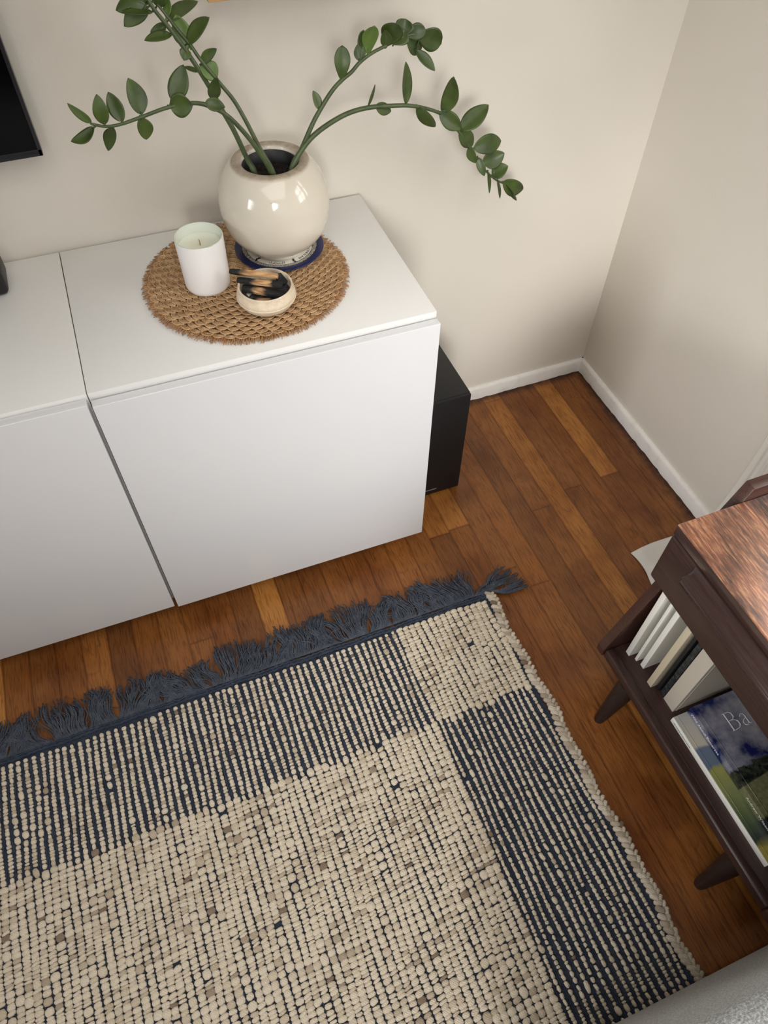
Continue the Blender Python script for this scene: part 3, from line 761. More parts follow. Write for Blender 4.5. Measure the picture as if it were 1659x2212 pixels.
# ------------------------------------------------------------------ bowl of burnt wood sticks
def chalk():
    m, nt, b = new_mat('unglazed_clay'); n = N(nt); v = n.coords()
    sp = n('SeparateXYZ'); n.link(v, sp.inputs[0])
    c = n.ramp(n.noise(v, 60, 4, 0.7), [(0.3, lin((206, 188, 160))), (0.65, lin((226, 211, 188)))])
    x, y = sp.outputs[0], sp.outputs[1]
    r = n.math('SQRT', n.math('ADD', n.math('MULTIPLY', x, x), n.math('MULTIPLY', y, y)))
    soot = n.math('ADD', n.math('MULTIPLY', r, -20.0), n.math('MULTIPLY', n.noise(v, 70, 3), 0.30))
    c = n.mix(n.ramp(n.math('ADD', soot, 1.0), [(0.25, (0, 0, 0)), (0.40, (1, 1, 1))]), c, lin((120, 116, 110)))
    n.link(c, b.inputs['Base Color']); b.inputs['Roughness'].default_value = 0.75
    n.bump(n.noise(v, 300, 3), 0.3, 0.0006, b); return m
bx, by = -0.9875, -0.3030
t = thing('ash_bowl', (bx, by, ZM), 'small unglazed cream clay bowl holding burnt sticks, in front of the pot', 'bowl')
obj('bowl_wall', MB().lathe([(.0001, 0), (.026, 0), (.034, .0028), (.044, .010), (.0495, .0180), (.0514, .0226), (.0500, .0234), (.0509, .0250), (.0500, .0300), (.0478, .0350), (.0462, .0385), (.0468, .0415), (.0462, .0430), (.0448, .0433), (.0434, .0420), (.0432, .038), (.0450, .030), (.043, .018), (.034, .010), (.0001, .008)], bx, by, ZM, 96), chalk(), t, 60)
mb = MB(); V = []; F = []
for i in range(15):
    r = .0435 * i / 14
    for k in range(36):
        a = 2 * PI * k / 36
        V.append((bx + r * math.cos(a), by + r * math.sin(a), ZM + .0225 + random.uniform(-.0016, .0016) + .002 * math.sin(a * 3) * r / .04))
for i in range(14):
    for k in range(36): F.append((i * 36 + k, i * 36 + (k + 1) % 36, (i + 1) * 36 + (k + 1) % 36, (i + 1) * 36 + k))
M['ash'] = plain('grey_ash', (64, 62, 62), 0.95, 0.8, 250, 0.002, 0.6, 140)
a_ = obj('ash', mb.add(V, F), M['ash'], t, 60); a_['kind'] = 'stuff'

def char_mat(name, t0, t1, t2, t3):
    """burnt black outside t0..t3 along the stick, bare wood in between"""
    m, nt, b = new_mat(name); n = N(nt); tc = nt.nodes.new('ShaderNodeTexCoord')
    sp = n('SeparateXYZ'); n.link(tc.outputs['Object'], sp.inputs[0])
    u = n.math('ADD', sp.outputs[0], n.math('MULTIPLY', n.math('SUBTRACT', n.noise(n.coords((.3, 1, 1)), 160, 3), .5), 0.022))
    g = n.noise(n.coords((0.08, 1, 1)), 420, 3)
    wood = n.ramp(g, [(0.35, lin((146, 104, 66))), (0.6, lin((204, 164, 118)))])
    msk = n.ramp(n.math('ADD', u, 0.0), [(t0, (0, 0, 0)), (t1, (1, 1, 1)), (t2, (1, 1, 1)), (t3, (0, 0, 0))])
    n.link(n.mix(msk, lin((20, 19, 20)), wood), b.inputs['Base Color'])
    b.inputs['Roughness'].default_value = 0.7
    n.bump(g, 0.8, 0.0015, b); return m
def stick(A, B, w, h, mat, label, r=0.0):
    A = Vector(A); B = Vector(B); d = B - A; L = d.length
    bm = bmesh.new(); n = 12
    secs = []
    k = 9; ph = [random.uniform(.82, 1.12) for _ in range(k)]
    for i in range(n + 1):
        u = i / n; tp = 1.0 if 0.06 < u < .94 else .84
        secs.append([bm.verts.new((L * u, math.cos(2 * PI * j / k) * w / 2 * ph[j] * tp * (1 + .05 * math.sin(u * 9 + j)), math.sin(2 * PI * j / k) * h / 2 * ph[(j * 2) % k] * tp * (1 + .05 * math.sin(u * 7 + 2 * j)))) for j in range(k)])
    for i in range(n):
        for j in range(k): bm.faces.new((secs[i][j], secs[i][(j + 1) % k], secs[i + 1][(j + 1) % k], secs[i + 1][j]))
    bm.faces.new(secs[0]); bm.faces.new(secs[-1][::-1]); bmesh.ops.recalc_face_normals(bm, faces=bm.faces)
    me = bpy.data.meshes.new('burnt_stick'); bm.to_mesh(me); bm.free(); me.materials.append(mat)
    o = bpy.data.objects.new('burnt_stick', me); COL.objects.link(o); o.location = A
    o.rotation_euler = (Matrix.Rotation(r, 4, 'X')).to_euler()
    o.rotation_mode = 'QUATERNION'; o.rotation_quaternion = d.to_track_quat('X', 'Z')
    me.polygons.foreach_set('use_smooth', [True] * len(me.polygons)); me.set_sharp_from_angle(angle=math.radians(35))
    return tag(o, label, 'wood stick', 'burnt sticks in the clay bowl')
stick((-1.0366, -.2625, .7665), (-.9640, -.3030, .7655), .0128, .0100, char_mat('char_1', .018, .034, .5, .6), 'topmost burnt stick, black at the end that overhangs the bowl, bare wood at the other')
stick((-1.0290, -.2770, .7565), (-.9600, -.3120, .7530), .0128, .0095, char_mat('char_2', .026, .038, .056, .062), 'burnt stick lying just under the topmost one, bare only near its middle')
stick((-1.0240, -.2890, .7480), (-.9600, -.3270, .7420), .0155, .0115, char_mat('char_3', .018, .028, .034, .042), 'thick blackened stick in front of the others, resting low in the bowl')
stick((-1.0140, -.3120, .7370), (-.9840, -.3260, .7365), .0110, .0080, char_mat('char_4', .006, .014, .026, .034), 'short burnt stub at the front rim of the clay bowl')
M['char'] = plain('charcoal', (34, 34, 36), 0.85, 0.7, 260, 0.0015)
M['shard'] = plain('pale_ash_flake', (196, 192, 184), 0.85, 0.5, 200, 0.001)
d_ = obj('charcoal_disc', MB().lathe([(.0001, 0), (.0095, 0), (.0105, .001), (.0105, .006), (.0095, .007), (.003, .0066), (.0001, .0066)], 0, 0, 0, 28), M['char'], None, 40, Vector((0, 0, 0)))
d_.location = (-.9545, -.2830, .7420); d_.rotation_euler = (.5, .35, 0)
tag(d_, 'round grey charcoal disc leaning at the back of the clay bowl', 'charcoal')
M2 = [((-1.0145, -.2985), .007, .4), ((-.9800, -.3385), .009, 1.2), ((-.9735, -.2735), .010, 2.2)]
for i, ((sx, sy), s, r) in enumerate(M2):
    fl = obj('ash_flake', MB().prism([(0, 0), (s * 1.5, s * .2), (s * .9, s * 1.3), (s * .1, s * .9)], 'z', 0, .0016, .0003), M['shard'], None, 40, Vector((0, 0, 0)))
    fl.location = (sx - s * .6, sy - s * .6, ZM + .0250); fl.rotation_euler = (.15, -.12, r)
    tag(fl, ('pale ash flake at the left front of the clay bowl, below the thick stick', 'pale grey ash flake at the front right of the clay bowl', 'large pale ash flake at the back of the clay bowl behind the sticks')[i], 'ash', 'pale ash flakes in the clay bowl')

# ------------------------------------------------------------------ dark side table with drawer and shelf
TX0, TX1, TY0, TY1, TZ = -0.511, -0.135, -0.9025, -1.4050, 0.600
SZ = 0.160
def side_table():
    t = thing('side_table', (-.32, -1.15, 0), 'dark brown wooden side table with worn top, drawer and book shelf by the right wall', 'side table')
    obj('tabletop', MB().box(TX0, TX1, TY1, TY0, TZ - .0245, TZ, .0022, 3), M['worn'], t)
    obj('drawer_case', MB().box(TX0 + .022, TX1, TY1, TY1 + .014, .456, TZ - .0245).box(TX0 + .022, TX1, TY0 - .014, TY0, .456, TZ - .0245)
        .box(TX0 + .022, TX1, TY1, TY0, .452, .464).box(TX1 - .012, TX1, TY1, TY0, .456, TZ - .0245), M['dark'], t)
    dr = obj('drawer', MB().box(TX0 - .0005, TX0 + .019, TY1 + .001, TY0 - .0005, .4535, TZ - .0275, .0045, 3)
             .box(TX0 + .019, TX1 - .03, TY1 + .02, TY0 - .02, .47, .56), M['dark'], t)
    prof = [(-.0005, -.0005), (-.0040, -.0075), (-.0082, -.0130), (-.0135, -.0165), (-.0195, -.0180), (-.0235, -.0196), (-.0255, -.0228), (-.0252, -.0270), (-.0222, -.0310), (-.0160, -.0335), (-.0070, -.0345), (-.0005, -.0345)]
    ZH = TZ - .0265; y0, y1 = -.9665, -1.345
    V = []; F = []; m = len(prof); ys = [y0, y0 - .0025, y0 - .007, y1 + .007, y1 + .0025, y1]; ks = [.45, .82, 1, 1, .82, .45]
    for yv, k in zip(ys, ks):
        for u, w in prof: V.append((TX0 + u * k, yv, ZH + (w + .020) * (k * .3 + .7) - .020))
    for i in range(len(ys) - 1):
        for j in range(m - 1): a = i * m + j; F.append((a, a + 1, a + m + 1, a + m))
    F.append(tuple(range(m))); F.append(tuple(reversed([5 * m + j for j in range(m)])))
    obj('handle', MB().add(V, F), M['handle'], dr, 50)
    # slanted end panels rising above the top at the back
    pan = [(-.5165, .1625), (-.5150, .1380), (-.130, .1380), (-.130, .6265), (-.3770, .6265)]
    obj('side_panel', MB().prism(pan, 'y', TY0 + .0003, TY0 + .0205, .0015), M['darkx'], t)
    obj('side_panel', MB().prism(pan, 'y', TY1 - .0205, TY1 - .0003, .0015), M['darkx'], t)
    obj('shelf', MB().box(-.5110, -.135, TY1, TY0, SZ - .020, SZ, .003, 2), M['dark'], t)
    obj('shelf_rail', MB().box(-.5125, -.494, TY1, TY0, SZ - .0215, SZ + .0035, .004, 3), M['dark'], t)
    for (fx, fy, ux, uy) in ((-.5320, -.9840, -.490, -.9760), (-.5240, -1.3310, -.484, -1.3240), (-.110, -.9840, -.165, -.9790), (-.110, -1.331, -.165, -1.324)):
        mb = MB(); pts = [(fx + (ux - fx) * k, fy + (uy - fy) * k, .140 * k) for k in (0, .03, .1, .3, .6, 1)]
        rad = [.0098, .0112, .0122, .0150, .0190, .0238]
        # rings stay level so the foot sits flat on the floor
        V = []; F = []; n = 28
        for (x, y, z), r in zip(pts, rad):
            for k in range(n):
                a = 2 * PI * k / n; V.append((x + r * math.cos(a), y + r * math.sin(a), z))
        for i in range(len(pts) - 1):
            for k in range(n): F.append((i * n + k, i * n + (k + 1) % n, (i + 1) * n + (k + 1) % n, (i + 1) * n + k))
        F.append(tuple(reversed(range(n)))); F.append(tuple((len(pts) - 1) * n + k for k in range(n)))
        obj('leg', mb.add(V, F), M['darkz'], t, 50)
M['handle'] = dark_wood('handle_wood', col=((44, 31, 30), (60, 42, 38)))
M['handle'].node_tree.nodes['Principled BSDF'].inputs['Roughness'].default_value = 0.24
side_table()

# ------------------------------------------------------------------ books
M['pages'] = plain('book_pages', (206, 198, 184), 0.8, 0.3, 900, 0.0003)
def book(label, x, ya, yb, h, depth, mat, z0=SZ, group='books standing on the side table shelf'):
    """standing book, spine towards the room"""
    t = thing('book', (x + depth / 2, (ya + yb) / 2, z0), label, 'book', group)
    th = abs(ya - yb); bt = min(.0024, th * .22)
    mb = MB().box(x, x + .0026, yb, ya, z0, z0 + h, .0009, 2)
    mb.box(x + .0015, x + depth, ya - bt, ya, z0, z0 + h, .0005, 1).box(x + .0015, x + depth, yb, yb + bt, z0, z0 + h, .0005, 1)
    if th > .02:   # raised hinge line of a thick album
        mb.box(x + .009, x + .0105, yb - .0005, yb + .0005, z0, z0 + h)
    obj('cover', mb, mat, t)
    obj('pages', MB().box(x + .0026, x + depth - .004, yb + bt, ya - bt, z0 + .003, z0 + h - .003), M['pages'], t)
    return t
M['bk_black'] = plain('black_cover', (22, 23, 26), 0.5, 0.2, 300, 0.0003)
M['bk_white'] = plain('white_cover', (222, 219, 210), 0.45)
M['bk_white2'] = plain('bright_white_cover', (230, 228, 220), 0.4)
M['bk_beige'] = plain('beige_cover', (196, 184, 160), 0.55)
M['bk_marble'] = plain('speckled_black_cover', (32, 36, 38), 0.5)
def speckle(m):
    nt = m.node_tree; n = N(nt); b = nt.nodes['Principled BSDF']
    c = n.ramp(n.noise(n.coords(), 120, 5, 0.75), [(0.45, lin((26, 29, 31))), (0.62, lin((64, 70, 68))), (0.74, lin((120, 124, 116)))])
    n.link(c, b.inputs['Base Color'])
speckle(M['bk_marble'])
M['bk_album'] = plain('stone_grey_cover', (190, 182, 168), 0.55, 0.2, 700, 0.0003)
book('thin black book at the end of the shelf against the slanted panel', -.452, -.9050, -.9170, .275, .20, M['bk_black'])
book('tall white book, first after the black one by the slanted panel', -.4745, -.9190, -.9305, .280, .21, M['bk_white'])
book('thin white book, the middle one of the three white books on the shelf', -.4665, -.9392, -.9458, .270, .20, M['bk_white2'])
book('white book nearest the beige one on the side table shelf', -.4630, -.9540, -.9650, .270, .20, M['bk_white2'])
book('beige book between the white books and the black ones', -.4715, -.9905, -1.0040, .270, .21, M['bk_beige'])
book('thin plain black book right beside the beige book', -.4630, -1.0075, -1.0150, .262, .20, M['bk_black'])
book('black book with a pale speckled marbled cover beside the thick album', -.4580, -1.0178, -1.0290, .262, .20, M['bk_marble'])
book('thick stone grey album, the widest of the standing books', -.4605, -1.0315, -1.0620, .272, .21, M['bk_album'])

def photo_cover(name, kind):
    """printed landscape photo, laid out along the book's height (object y)"""
    m, nt, b = new_mat(name); n = N(nt); tc = nt.nodes.new('ShaderNodeTexCoord')
    sp = n('SeparateXYZ'); n.link(tc.outputs['Object'], sp.inputs[0])
    v = tc.outputs['Object']
    u = n.math('DIVIDE', n.math('MULTIPLY', sp.outputs[1], -1.0), 0.275)      # 0 at the head of the book
    if kind == 0:
        cl = n.noise(v, 15, 5, 0.55)
        sky = n.ramp(cl, [(0.46, lin((22, 30, 80))), (0.56, lin((112, 112, 128))), (0.74, lin((164, 162, 166)))])
        tr = n.ramp(n.noise(v, 120, 4), [(0.4, lin((22, 26, 24))), (0.7, lin((62, 68, 54)))])
        gr = n.ramp(n.noise(v, 200, 3), [(0.3, lin((92, 94, 66))), (0.7, lin((116, 116, 84)))])
        e1 = n.math('ADD', u, n.math('MULTIPLY', n.noise(v, 60, 3), 0.10))
        c = n.mix(n.ramp(e1, [(0.50, (0, 0, 0)), (0.515, (1, 1, 1))]), sky, tr)
        e2 = n.math('ADD', u, n.math('MULTIPLY', sp.outputs[0], 0.35))
        c = n.mix(n.ramp(e2, [(0.565, (0, 0, 0)), (0.57, (1, 1, 1))]), c, gr)
        c = n.mix(n.ramp(e1, [(0.80, (0, 0, 0)), (0.83, (1, 1, 1))]), c, lin((26, 28, 34)))
    else:
        w = n.math('ADD', u, n.math('MULTIPLY', n.math('SUBTRACT', n.noise(v, 26, 2), .5), 0.16))
        c = n.ramp(w, [(0.0, lin((168, 166, 164))), (0.24, lin((186, 180, 164))), (0.27, lin((104, 116, 136))), (0.40, lin((100, 114, 130))),
                       (0.43, lin((150, 150, 84))), (0.55, lin((136, 142, 92))), (0.68, lin((96, 108, 72))), (0.86, lin((60, 72, 66))), (0.92, lin((168, 156, 84)))])
    n.link(c, b.inputs['Base Color']); b.inputs['Roughness'].default_value = 0.22
    return m
def lying_book(label, x, depth, y0, y1, z0, th, cm, spine_m):
    t = thing('book', (x, y0, z0), label, 'book', 'two picture books lying flat on the side table shelf')
    obj('cover', MB().box(x + .002, x + depth, y1, y0, z0 + th - .0026, z0 + th, .0006, 1).box(x + .002, x + depth, y1, y0, z0, z0 + .0026, .0006, 1)
        .box(x + .0085, x + .0100, y1, y0, z0 + th - .0008, z0 + th + .0005, .0003, 1), cm, t)
    obj('spine', MB().box(x, x + .0026, y1, y0, z0, z0 + th, .0009, 2), spine_m, t)
    obj('pages', MB().box(x + .0026, x + depth - .004, y1 + .003, y0 - .003, z0 + .0026, z0 + th - .0026), M['pages'], t)
    return t
LB = lying_book('white spined picture book with blurred green and grey cover, lower of two lying flat', -.4740, .235, -1.0745, -1.352, SZ, .0155, photo_cover('meadow_cover', 1), M['bk_white2'])
UB = lying_book('picture book with a dark blue cloudy sky cover, upper of the two lying flat', -.4430, .225, -1.0755, -1.335, SZ + .016, .0235, photo_cover('sky_cover', 0), photo_cover('sky_spine', 0))
M['print_white'] = plain('white_print', (226, 226, 228), 0.35)
M['print_black'] = plain('black_print', (40, 40, 42), 0.4)
# lettering runs along the spine, from the head of the book down, on its outer (-x) face
def spine_matrix(x, y, z): return Matrix(((0, 0, -1, x), (-1, 0, 0, y), (0, 1, 0, z), (0, 0, 0, 1)))
text('spine_title', 'Wild About Battersea', .0094, spine_matrix(-.4434, -1.084, SZ + .0245), M['print_white'], UB, .0001, 1.0)
text('spine_author', 'Andrew Wilson', .0092, spine_matrix(-.4434, -1.2475, SZ + .0245), M['print_white'], UB, .0001, 1.0)
text('spine_title', 'the wild side of nature in London', .0039, spine_matrix(-.4744, -1.083, SZ + .0065), M['print_black'], LB, .0001, 1.0)
# cover title 'Ba...' reads from the left edge of the cover, head of the book up
def serif_title(parent):
    z = SZ + .016 + .0238; x0, y0 = -.398, -1.142; s = .034
    def P(u, v): return (x0 + u * s, y0 + v * s, z)
    mb = MB()
    def st(pts, r): mb.tube([P(*q) for q in pts], r, 6, True, .35)
    st([(.12, 0), (.12, 1)], .0013)
    st([(0, 0), (.3, 0)], .0004); st([(0, 1), (.3, 1)], .0004)
    st([(.2, 1), (.42, .98), (.55, .88), (.55, .68), (.42, .56), (.15, .54)], [.0004, .0006, .0012, .0012, .0006, .0004])
    st([(.3, .54), (.5, .50), (.64, .38), (.64, .18), (.5, .04), (.2, 0)], [.0004, .0006, .0013, .0013, .0006, .0004])
    st([(.86, .54), (.98, .66), (1.12, .64), (1.17, .5), (1.17, .1), (1.22, .02), (1.32, .06)], [.0009, .0005, .0006, .0011, .0011, .0006, .0004])
    st([(1.17, .40), (.98, .33), (.86, .2), (.9, .06), (1.02, .0), (1.17, .12)], [.0004, .0006, .0010, .0010, .0006, .0004])
    for k, (dx, ch) in enumerate(()):
        st([(dx + .1, .85), (dx + .1, .12), (dx + .18, 0), (dx + .28, .04)], .0009); st([(dx, .62), (dx + .26, .62)], .0004)
    obj('cover_title', mb, M['print_white'], parent)
serif_title(UB)

# ------------------------------------------------------------------ grey sofa, only its arm reaches into the picture
def sofa():
    m, nt, b = new_mat('grey_weave'); n = N(nt)
    v = n.coords()
    c = n.ramp(n.noise(v, 330, 4, 0.72), [(0.36, lin((112, 115, 115))), (0.5, lin((146, 149, 148))), (0.66, lin((196, 198, 197)))])
    n.link(c, b.inputs['Base Color']); b.inputs['Roughness'].default_value = 0.85
    b.inputs['Sheen Weight'].default_value = 0.2
    n.bump(n.noise(v, 500, 3), 0.6, 0.0015, b)
    t = thing('sofa', (-.75, -2.2, 0), 'grey woven fabric sofa, only the top of its arm showing at the lower right corner', 'sofa')
    obj('arm', MB().box(-1.02, -.15, -1.64, -1.452, .07, .600, .035, 5), m, t, 60)
    obj('arm', MB().box(-1.02, -.15, -3.2, -3.01, .07, .600, .035, 5), m, t, 60)
    obj('backrest', MB().box(-.36, -.15, -3.01, -1.64, .30, .78, .04, 5), m, t, 60)
    obj('base', MB().box(-1.0, -.15, -3.01, -1.64, .07, .28, .02, 3), m, t, 60)
    for y0, y1 in ((-2.322, -1.645), (-3.005, -2.328)): obj('seat_cushion', MB().box(-1.03, -.37, y0, y1, .282, .43, .04, 5), m, t, 60)
    for fx in (-.95, -.2):
        for fy in (-1.55, -3.1): obj('leg', MB().lathe([(.014, 0.0148 if fx < -.6 and fy > -2.2 else 0), (.022, .071)], fx, fy, 0, 20, True, True), M['darkz'], t)
sofa()

# ------------------------------------------------------------------ rug
RUG_X0, RUG_X1, RUG_Y0, RUG_Y1 = -1.98, -0.628, -1.80, -0.634
XS = -0.855           # seam between the wide left part and the right border
YA = -0.868           # lower end of the striped band / of the corner block
def s1(x, k, ph=0.0):
    return np.sin(x * k + ph)
def bead_mesh(C, R, tilt, seg=8, ring=5):
    """C (n,3) centres, R (n,3) radii, tilt (n,) rotation about z"""
    th = np.linspace(0, np.pi, ring + 2)[1:-1]; ph = np.linspace(0, 2 * np.pi, seg, endpoint=False)
    T = [(0, 0, 1)]
    for a in th:
        for b_ in ph: T.append((np.sin(a) * np.cos(b_), np.sin(a) * np.sin(b_), np.cos(a)))
    T.append((0, 0, -1)); T = np.array(T)
    Fq = []
    for k in range(seg):
        Fq.append((0, 1 + k, 1 + (k + 1) % seg, 0))
    for r in range(ring - 1):
        for k in range(seg):
            a = 1 + r * seg + k; b_ = 1 + r * seg + (k + 1) % seg
            Fq.append((a, a + seg, b_ + seg, b_))
    L = len(T) - 1
    quads = np.array([f for f in Fq if f[0] != f[3]])
    # caps as quads pairing neighbours
    top = np.array([(0, 1 + k, 1 + (k + 1) % seg, 1 + (k + 2) % seg) for k in range(0, seg, 2)])
    o = 1 + (ring - 1) * seg
    bot = np.array([(L, o + (k + 2) % seg, o + (k + 1) % seg, o + k) for k in range(0, seg, 2)])
    Q = np.vstack([quads, top, bot])
    n = len(C)
    T = np.sign(T) * np.abs(T) ** 0.74
    V = T[None] * R[:, None]
    # squarish beads: push the sides out a little
    c, s_ = np.cos(tilt)[:, None], np.sin(tilt)[:, None]
    X = V[:, :, 0] * c - V[:, :, 1] * s_; Y = V[:, :, 0] * s_ + V[:, :, 1] * c
    V = np.stack([X, Y, V[:, :, 2]], 2) + C[:, None]
    F = Q[None] + (np.arange(n) * len(T))[:, None, None]
    return V.reshape(-1, 3), F.reshape(-1, 4)

def build_rug():
    t = thing('rug', (-1.3, -1.3, 0), 'chunky cream and navy woven wool rug with a navy fringe on the wood floor', 'rug')
    PX = 0.0153
    Cs, Rs, Ts, Ys = [], [], [], []
    ncol = int((RUG_X1 - RUG_X0) / PX)
    rows = []; y = RUG_Y1 - 0.001
    while y > RUG_Y0:
        h = 0.0054 + 0.0068 * rng.random() ** 1.4
        rows.append((y - h / 2, h, rng.random())); y -= h
    skip = set()
    for ri, (yr, h, rr) in enumerate(rows):
        for ci in range(ncol):
            if (ri, ci) in skip: continue
            x0 = RUG_X1 - 0.012 - ci * PX
            y = yr + 0.0022 * math.sin(x0 * 13 + yr * 11) + 0.0012 * math.sin(x0 * 47 + yr * 23) + (rng.random() - .5) * 0.0012
            right = x0 > XS
            ya = YA + 0.004 * math.sin(x0 * 25) + 0.005 * math.sin(x0 * 71)
            striped = (y > ya) != right
            hh = h * (0.84 + 0.30 * rng.random())
            th = 0.5 + 0.5 * math.sin(x0 * 300 + yr * 40 + 5 * rr) * math.sin(yr * 33 + x0 * 21)
            slub = rng.random() < (0.045 if striped else 0.06)
            if striped:
                rx = (0.0038 if right else 0.0049) * (0.78 + 0.35 * th + 0.20 * (rng.random() - .5)); rz = 0.0046
            else:
                rx = 0.0085 * (0.88 + 0.12 * th + 0.16 * (rng.random() - .5)); rz = 0.0056
            ry = hh * (0.54 if striped else 0.61)
            if slub and ri + 1 < len(rows):
                skip.add((ri + 1, ci)); h2 = rows[ri + 1][1]; y -= h2 / 2; ry = (h + h2) * 0.5 * 0.94
                rx *= 1.22 if striped else 1.06; rz *= 1.08
            if rng.random() < 0.002: continue
            wob = 0.0012 * math.sin(y * 31 + ci * 1.1) + 0.0010 * math.sin(y * 9 + ci * .3)
            Cs.append((x0 + wob, y, 0.0062 + (rng.random() - .3) * 0.0014)); Rs.append((rx, ry, rz)); Ts.append((rng.random() - .15) * (0.40 if not striped else 0.30))
            w_ = math.sin(x0 * 19 + ri * 2.3) * math.sin(x0 * 7.3 - ri * 1.1) * math.sin(ri * 0.9)
            Ys.append(max(0, min(1, 0.22 + 0.34 * w_ + 0.42 * rng.random() + (0.5 if rng.random() < 0.012 + 0.05 * max(0, w_ - .3) else 0))))
    V, F = bead_mesh(np.array(Cs), np.array(Rs), np.array(Ts))
    # lumpy, twisted surface: each tuft gets its own uneven shape
    nb = len(V) // len(Cs); idb = np.repeat(np.arange(len(Cs)), nb) * 2.399
    d = 0.00050 * np.sin(V[:, 0] * 1500 + V[:, 1] * 900 + idb) + 0.00035 * np.sin(V[:, 1] * 2300 - V[:, 0] * 1700 + 2 * idb)
    V[:, 2] += d; V[:, 0] += 0.7 * d; V[:, 1] += 0.00045 * np.sin(V[:, 0] * 1900 + idb)
    ww = obj_np('wool_weave', V, F, M['cream'], t)
    at = ww.data.attributes.new('yarn', 'FLOAT', 'POINT'); at.data.foreach_set('value', np.repeat(np.array(Ys, dtype=np.float32), len(V) // len(Ys)))

    # navy backing with cords between the bead columns
    mb = MB()
    mb.box(RUG_X0, RUG_X1 + .003, RUG_Y0, RUG_Y1 + 0.014, 0.0002, 0.0042)
    V = []; Fa = []
    def cords(xc, ya, yb, r, zc, n=6):
        m_ = max(2, int(abs(yb - ya) / 0.012)); ys = np.linspace(ya, yb, m_)
        base = sum(len(q) for q in V)
        a = np.linspace(0, 2 * np.pi, n, endpoint=False)
        w = 0.0009 * np.sin(ys * 31 + xc * 90)
        P = np.stack([xc + w[:, None] + r * np.cos(a)[None], np.repeat(ys[:, None], n, 1), zc + r * np.sin(a)[None] + 0 * w[:, None]], 2).reshape(-1, 3)
        V.append(P)
        idx = np.arange((m_ - 1) * n).reshape(m_ - 1, n)
        nx = np.roll(idx, -1, axis=1)
        Fa.append(np.stack([idx, nx, nx + n, idx + n], 2).reshape(-1, 4) + base)
    for ci in range(ncol + 1):
        x0 = RUG_X1 - 0.012 - ci * PX + PX / 2
        if x0 > XS:
            for dx in (-.0035, 0.0, .0035): cords(x0 + dx, YA, RUG_Y0, .0022, .0052)
            cords(x0, RUG_Y1, YA, .0014, .0064)
        else:
            for dx in (-.0030, .0005, .0036): cords(x0 + dx, RUG_Y1, YA, .0021, .0052)
            cords(x0, YA, RUG_Y0, .0013, .0066)
    V = np.vstack(V); F = np.vstack(Fa)
    A = len(mb.v)
    MBv = np.array(mb.v); MBf = np.array(mb.f)
    obj_np('navy_warp', np.vstack([V, MBv]), np.vstack([F, MBf + len(V)]), M['navy'], t, 50)

    # cream braided side binding
    Cs, Rs, Ts = [], [], []
    y = RUG_Y1 + 0.012; k = 0
    while y > RUG_Y0:
        st = 0.0085 + rng.random() * 0.0045
        wv = 0.0030 * math.sin(y * 19) + 0.0028 * math.sin(y * 47 + 1) + (rng.random() - .5) * .003
        big = 1 + 0.25 * (rng.random() - .4)
        Cs.append((-0.6215 + wv, y, 0.0068)); Rs.append((0.0096 * big, 0.0053 * big, 0.0060)); Ts.append(-0.75 + .5 * (rng.random() - .5))
        Cs.append((-0.612 + wv, y - st * .5, 0.0058)); Rs.append((0.0082 * big, 0.0046 * big, 0.0052)); Ts.append(0.45 + .7 * rng.random())
        y -= st; k += 1
    V, F = bead_mesh(np.array(Cs), np.array(Rs), np.array(Ts), 12, 7)
    V += 0.0004 * np.sin(V[:, [1, 2, 0]] * 1300 + V * 900)
    sb = obj_np('side_binding', V, F, M['creamd'], t)
    yv = np.clip(0.35 + 0.5 * rng.random(len(Cs)) + 0.45 * (rng.random(len(Cs)) < 0.03), 0, 1).astype(np.float32)
    at = sb.data.attributes.new('yarn', 'FLOAT', 'POINT'); at.data.foreach_set('value', np.repeat(yv, len(V) // len(yv)))

    # twisted navy header along the fringe side
    mb = MB(); xs = np.arange(RUG_X0, -0.624, 0.0035)
    for yy, ph in ((-0.6275, 0.0), (-0.6215, 1.5)):
        pts = [(x, yy + 0.0012 * math.sin(x * 60) + 0.0007 * math.sin(i * 1.5 + ph) - 0.002 * math.sin(x * 5.0), 0.0068 + 0.0006 * math.cos(i * 1.5)) for i, x in enumerate(xs)]
        mb.tube(pts, [0.0036 + 0.0006 * math.sin(i * 2.1 + ph) for i in range(len(xs))], 6)
    obj('header_band', mb, M['navy'], t, 180)

    # knots and messy fringe
    mb = MB()
    x = RUG_X0
    # slow direction field along the edge, plus small tufts that swing together
    tufts = []; cx = RUG_X0
    while cx < -0.600:
        w = 0.010 + rng.random() * 0.028
        tufts.append((cx, cx + w, (rng.random() - .5) * 0.75, (rng.random() - .5) * 1.5, 0.072 + rng.random() * 0.022, rng.random() * 6)); cx += w
    strands = []
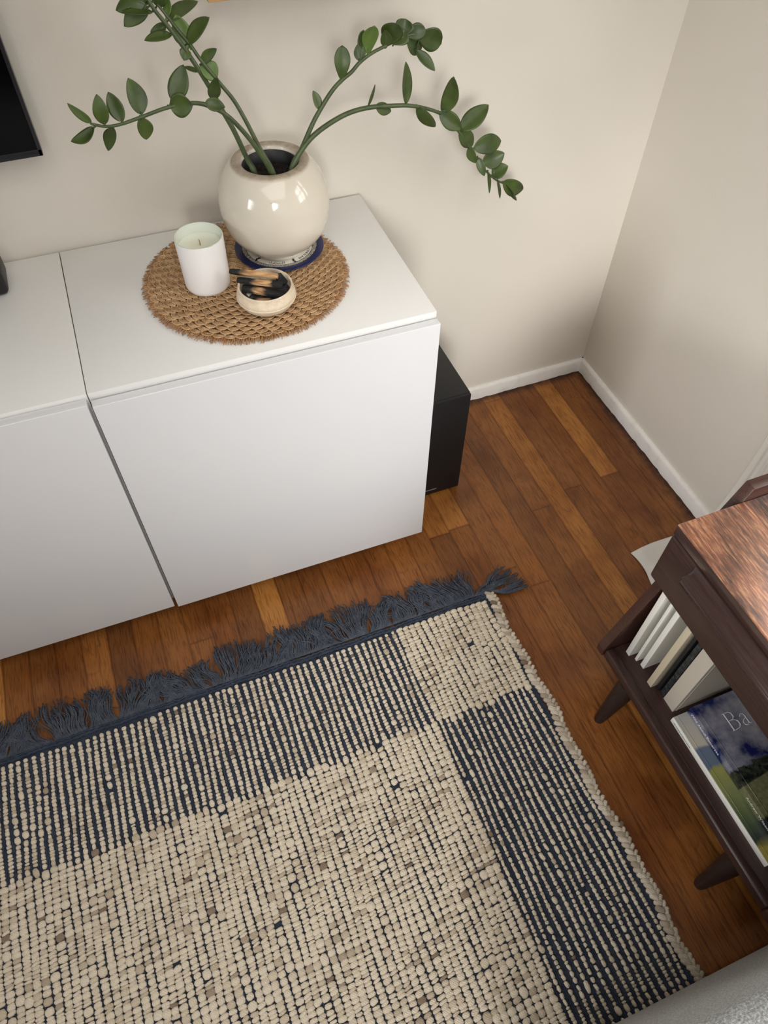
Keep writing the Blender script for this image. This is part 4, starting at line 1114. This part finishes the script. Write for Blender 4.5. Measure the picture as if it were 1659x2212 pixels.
    for (xa, xb, lean, curl, L, ph) in tufts:
        nst = int((xb - xa) / 0.00078)
        for k in range(nst):
            x = min(xa + (xb - xa) * (k + rng.random()) / nst, -0.614)
            fld = 0.42 * math.sin(x * 21 + 1) + 0.30 * math.sin(x * 47)
            if x > -0.655: fld = 1.0 + (x + .655) * 9
            strands.append((x, fld + lean + (rng.random() - .5) * .30, curl + (rng.random() - .5) * .35, L * (0.78 + .32 * rng.random()), ph, rng.random()))
    for (x, a0, curl, L, ph, lay) in strands:
        if rng.random() < 0.07: a0 += (rng.random() - .5) * 1.8
        pts = []; px, py = x, -0.6185; nseg = 9
        zb = 0.0032 + lay * 0.0120
        for i in range(nseg + 1):
            u = i / nseg
            z = 0.0075 * (1 - u) ** 2 + zb * (1 - (1 - u) ** 2) * (1 - .45 * u) + 0.0012
            pts.append((px, py, z))
            ang = a0 + curl * math.sin(u * 3.4 + ph * .3) * 0.85 + 0.35 * math.sin(u * 7 + ph)
            px += math.sin(ang) * L / nseg; py += math.cos(ang) * L / nseg
        mb.tube(pts, [0.00115] * nseg + [0.0008], 5)
    f = obj('fringe', mb, M['navy_f'], t, 180); f['kind'] = 'stuff'
    return t

def navy_mat(name, a, b_):
    m, nt, b = new_mat(name); n = N(nt)
    b.inputs['Roughness'].default_value = 0.9; b.inputs['Specular IOR Level'].default_value = 0.15
    v = n.coords()
    n.link(n.ramp(n.noise(v, 60, 3), [(0.3, lin(a)), (0.7, lin(b_))]), b.inputs['Base Color'])
    w = n('TexWave', i_Scale=130.0, i_Distortion=1.0); w.bands_direction = 'DIAGONAL'; n.link(v, w.inputs['Vector'])
    n.bump(w.outputs['Fac'], 0.7, 0.0012, b); return m
M['navy'] = navy_mat('navy_yarn', (48, 55, 68), (64, 71, 85))
M['navy_f'] = navy_mat('navy_fringe', (66, 71, 82), (88, 94, 104))
build_rug()
th = obj('loose_thread', MB().tube([(-1.2976 + .072 * s, -.630 - .031 * s - .030 * math.sin(s * PI) + .004 * math.sin(s * 9), .0138) for s in np.linspace(0, 1, 24)], .0007, 6), M['plastic'], None, 180)
tag(th, 'thin black loose thread lying on the striped band of the rug', 'thread')
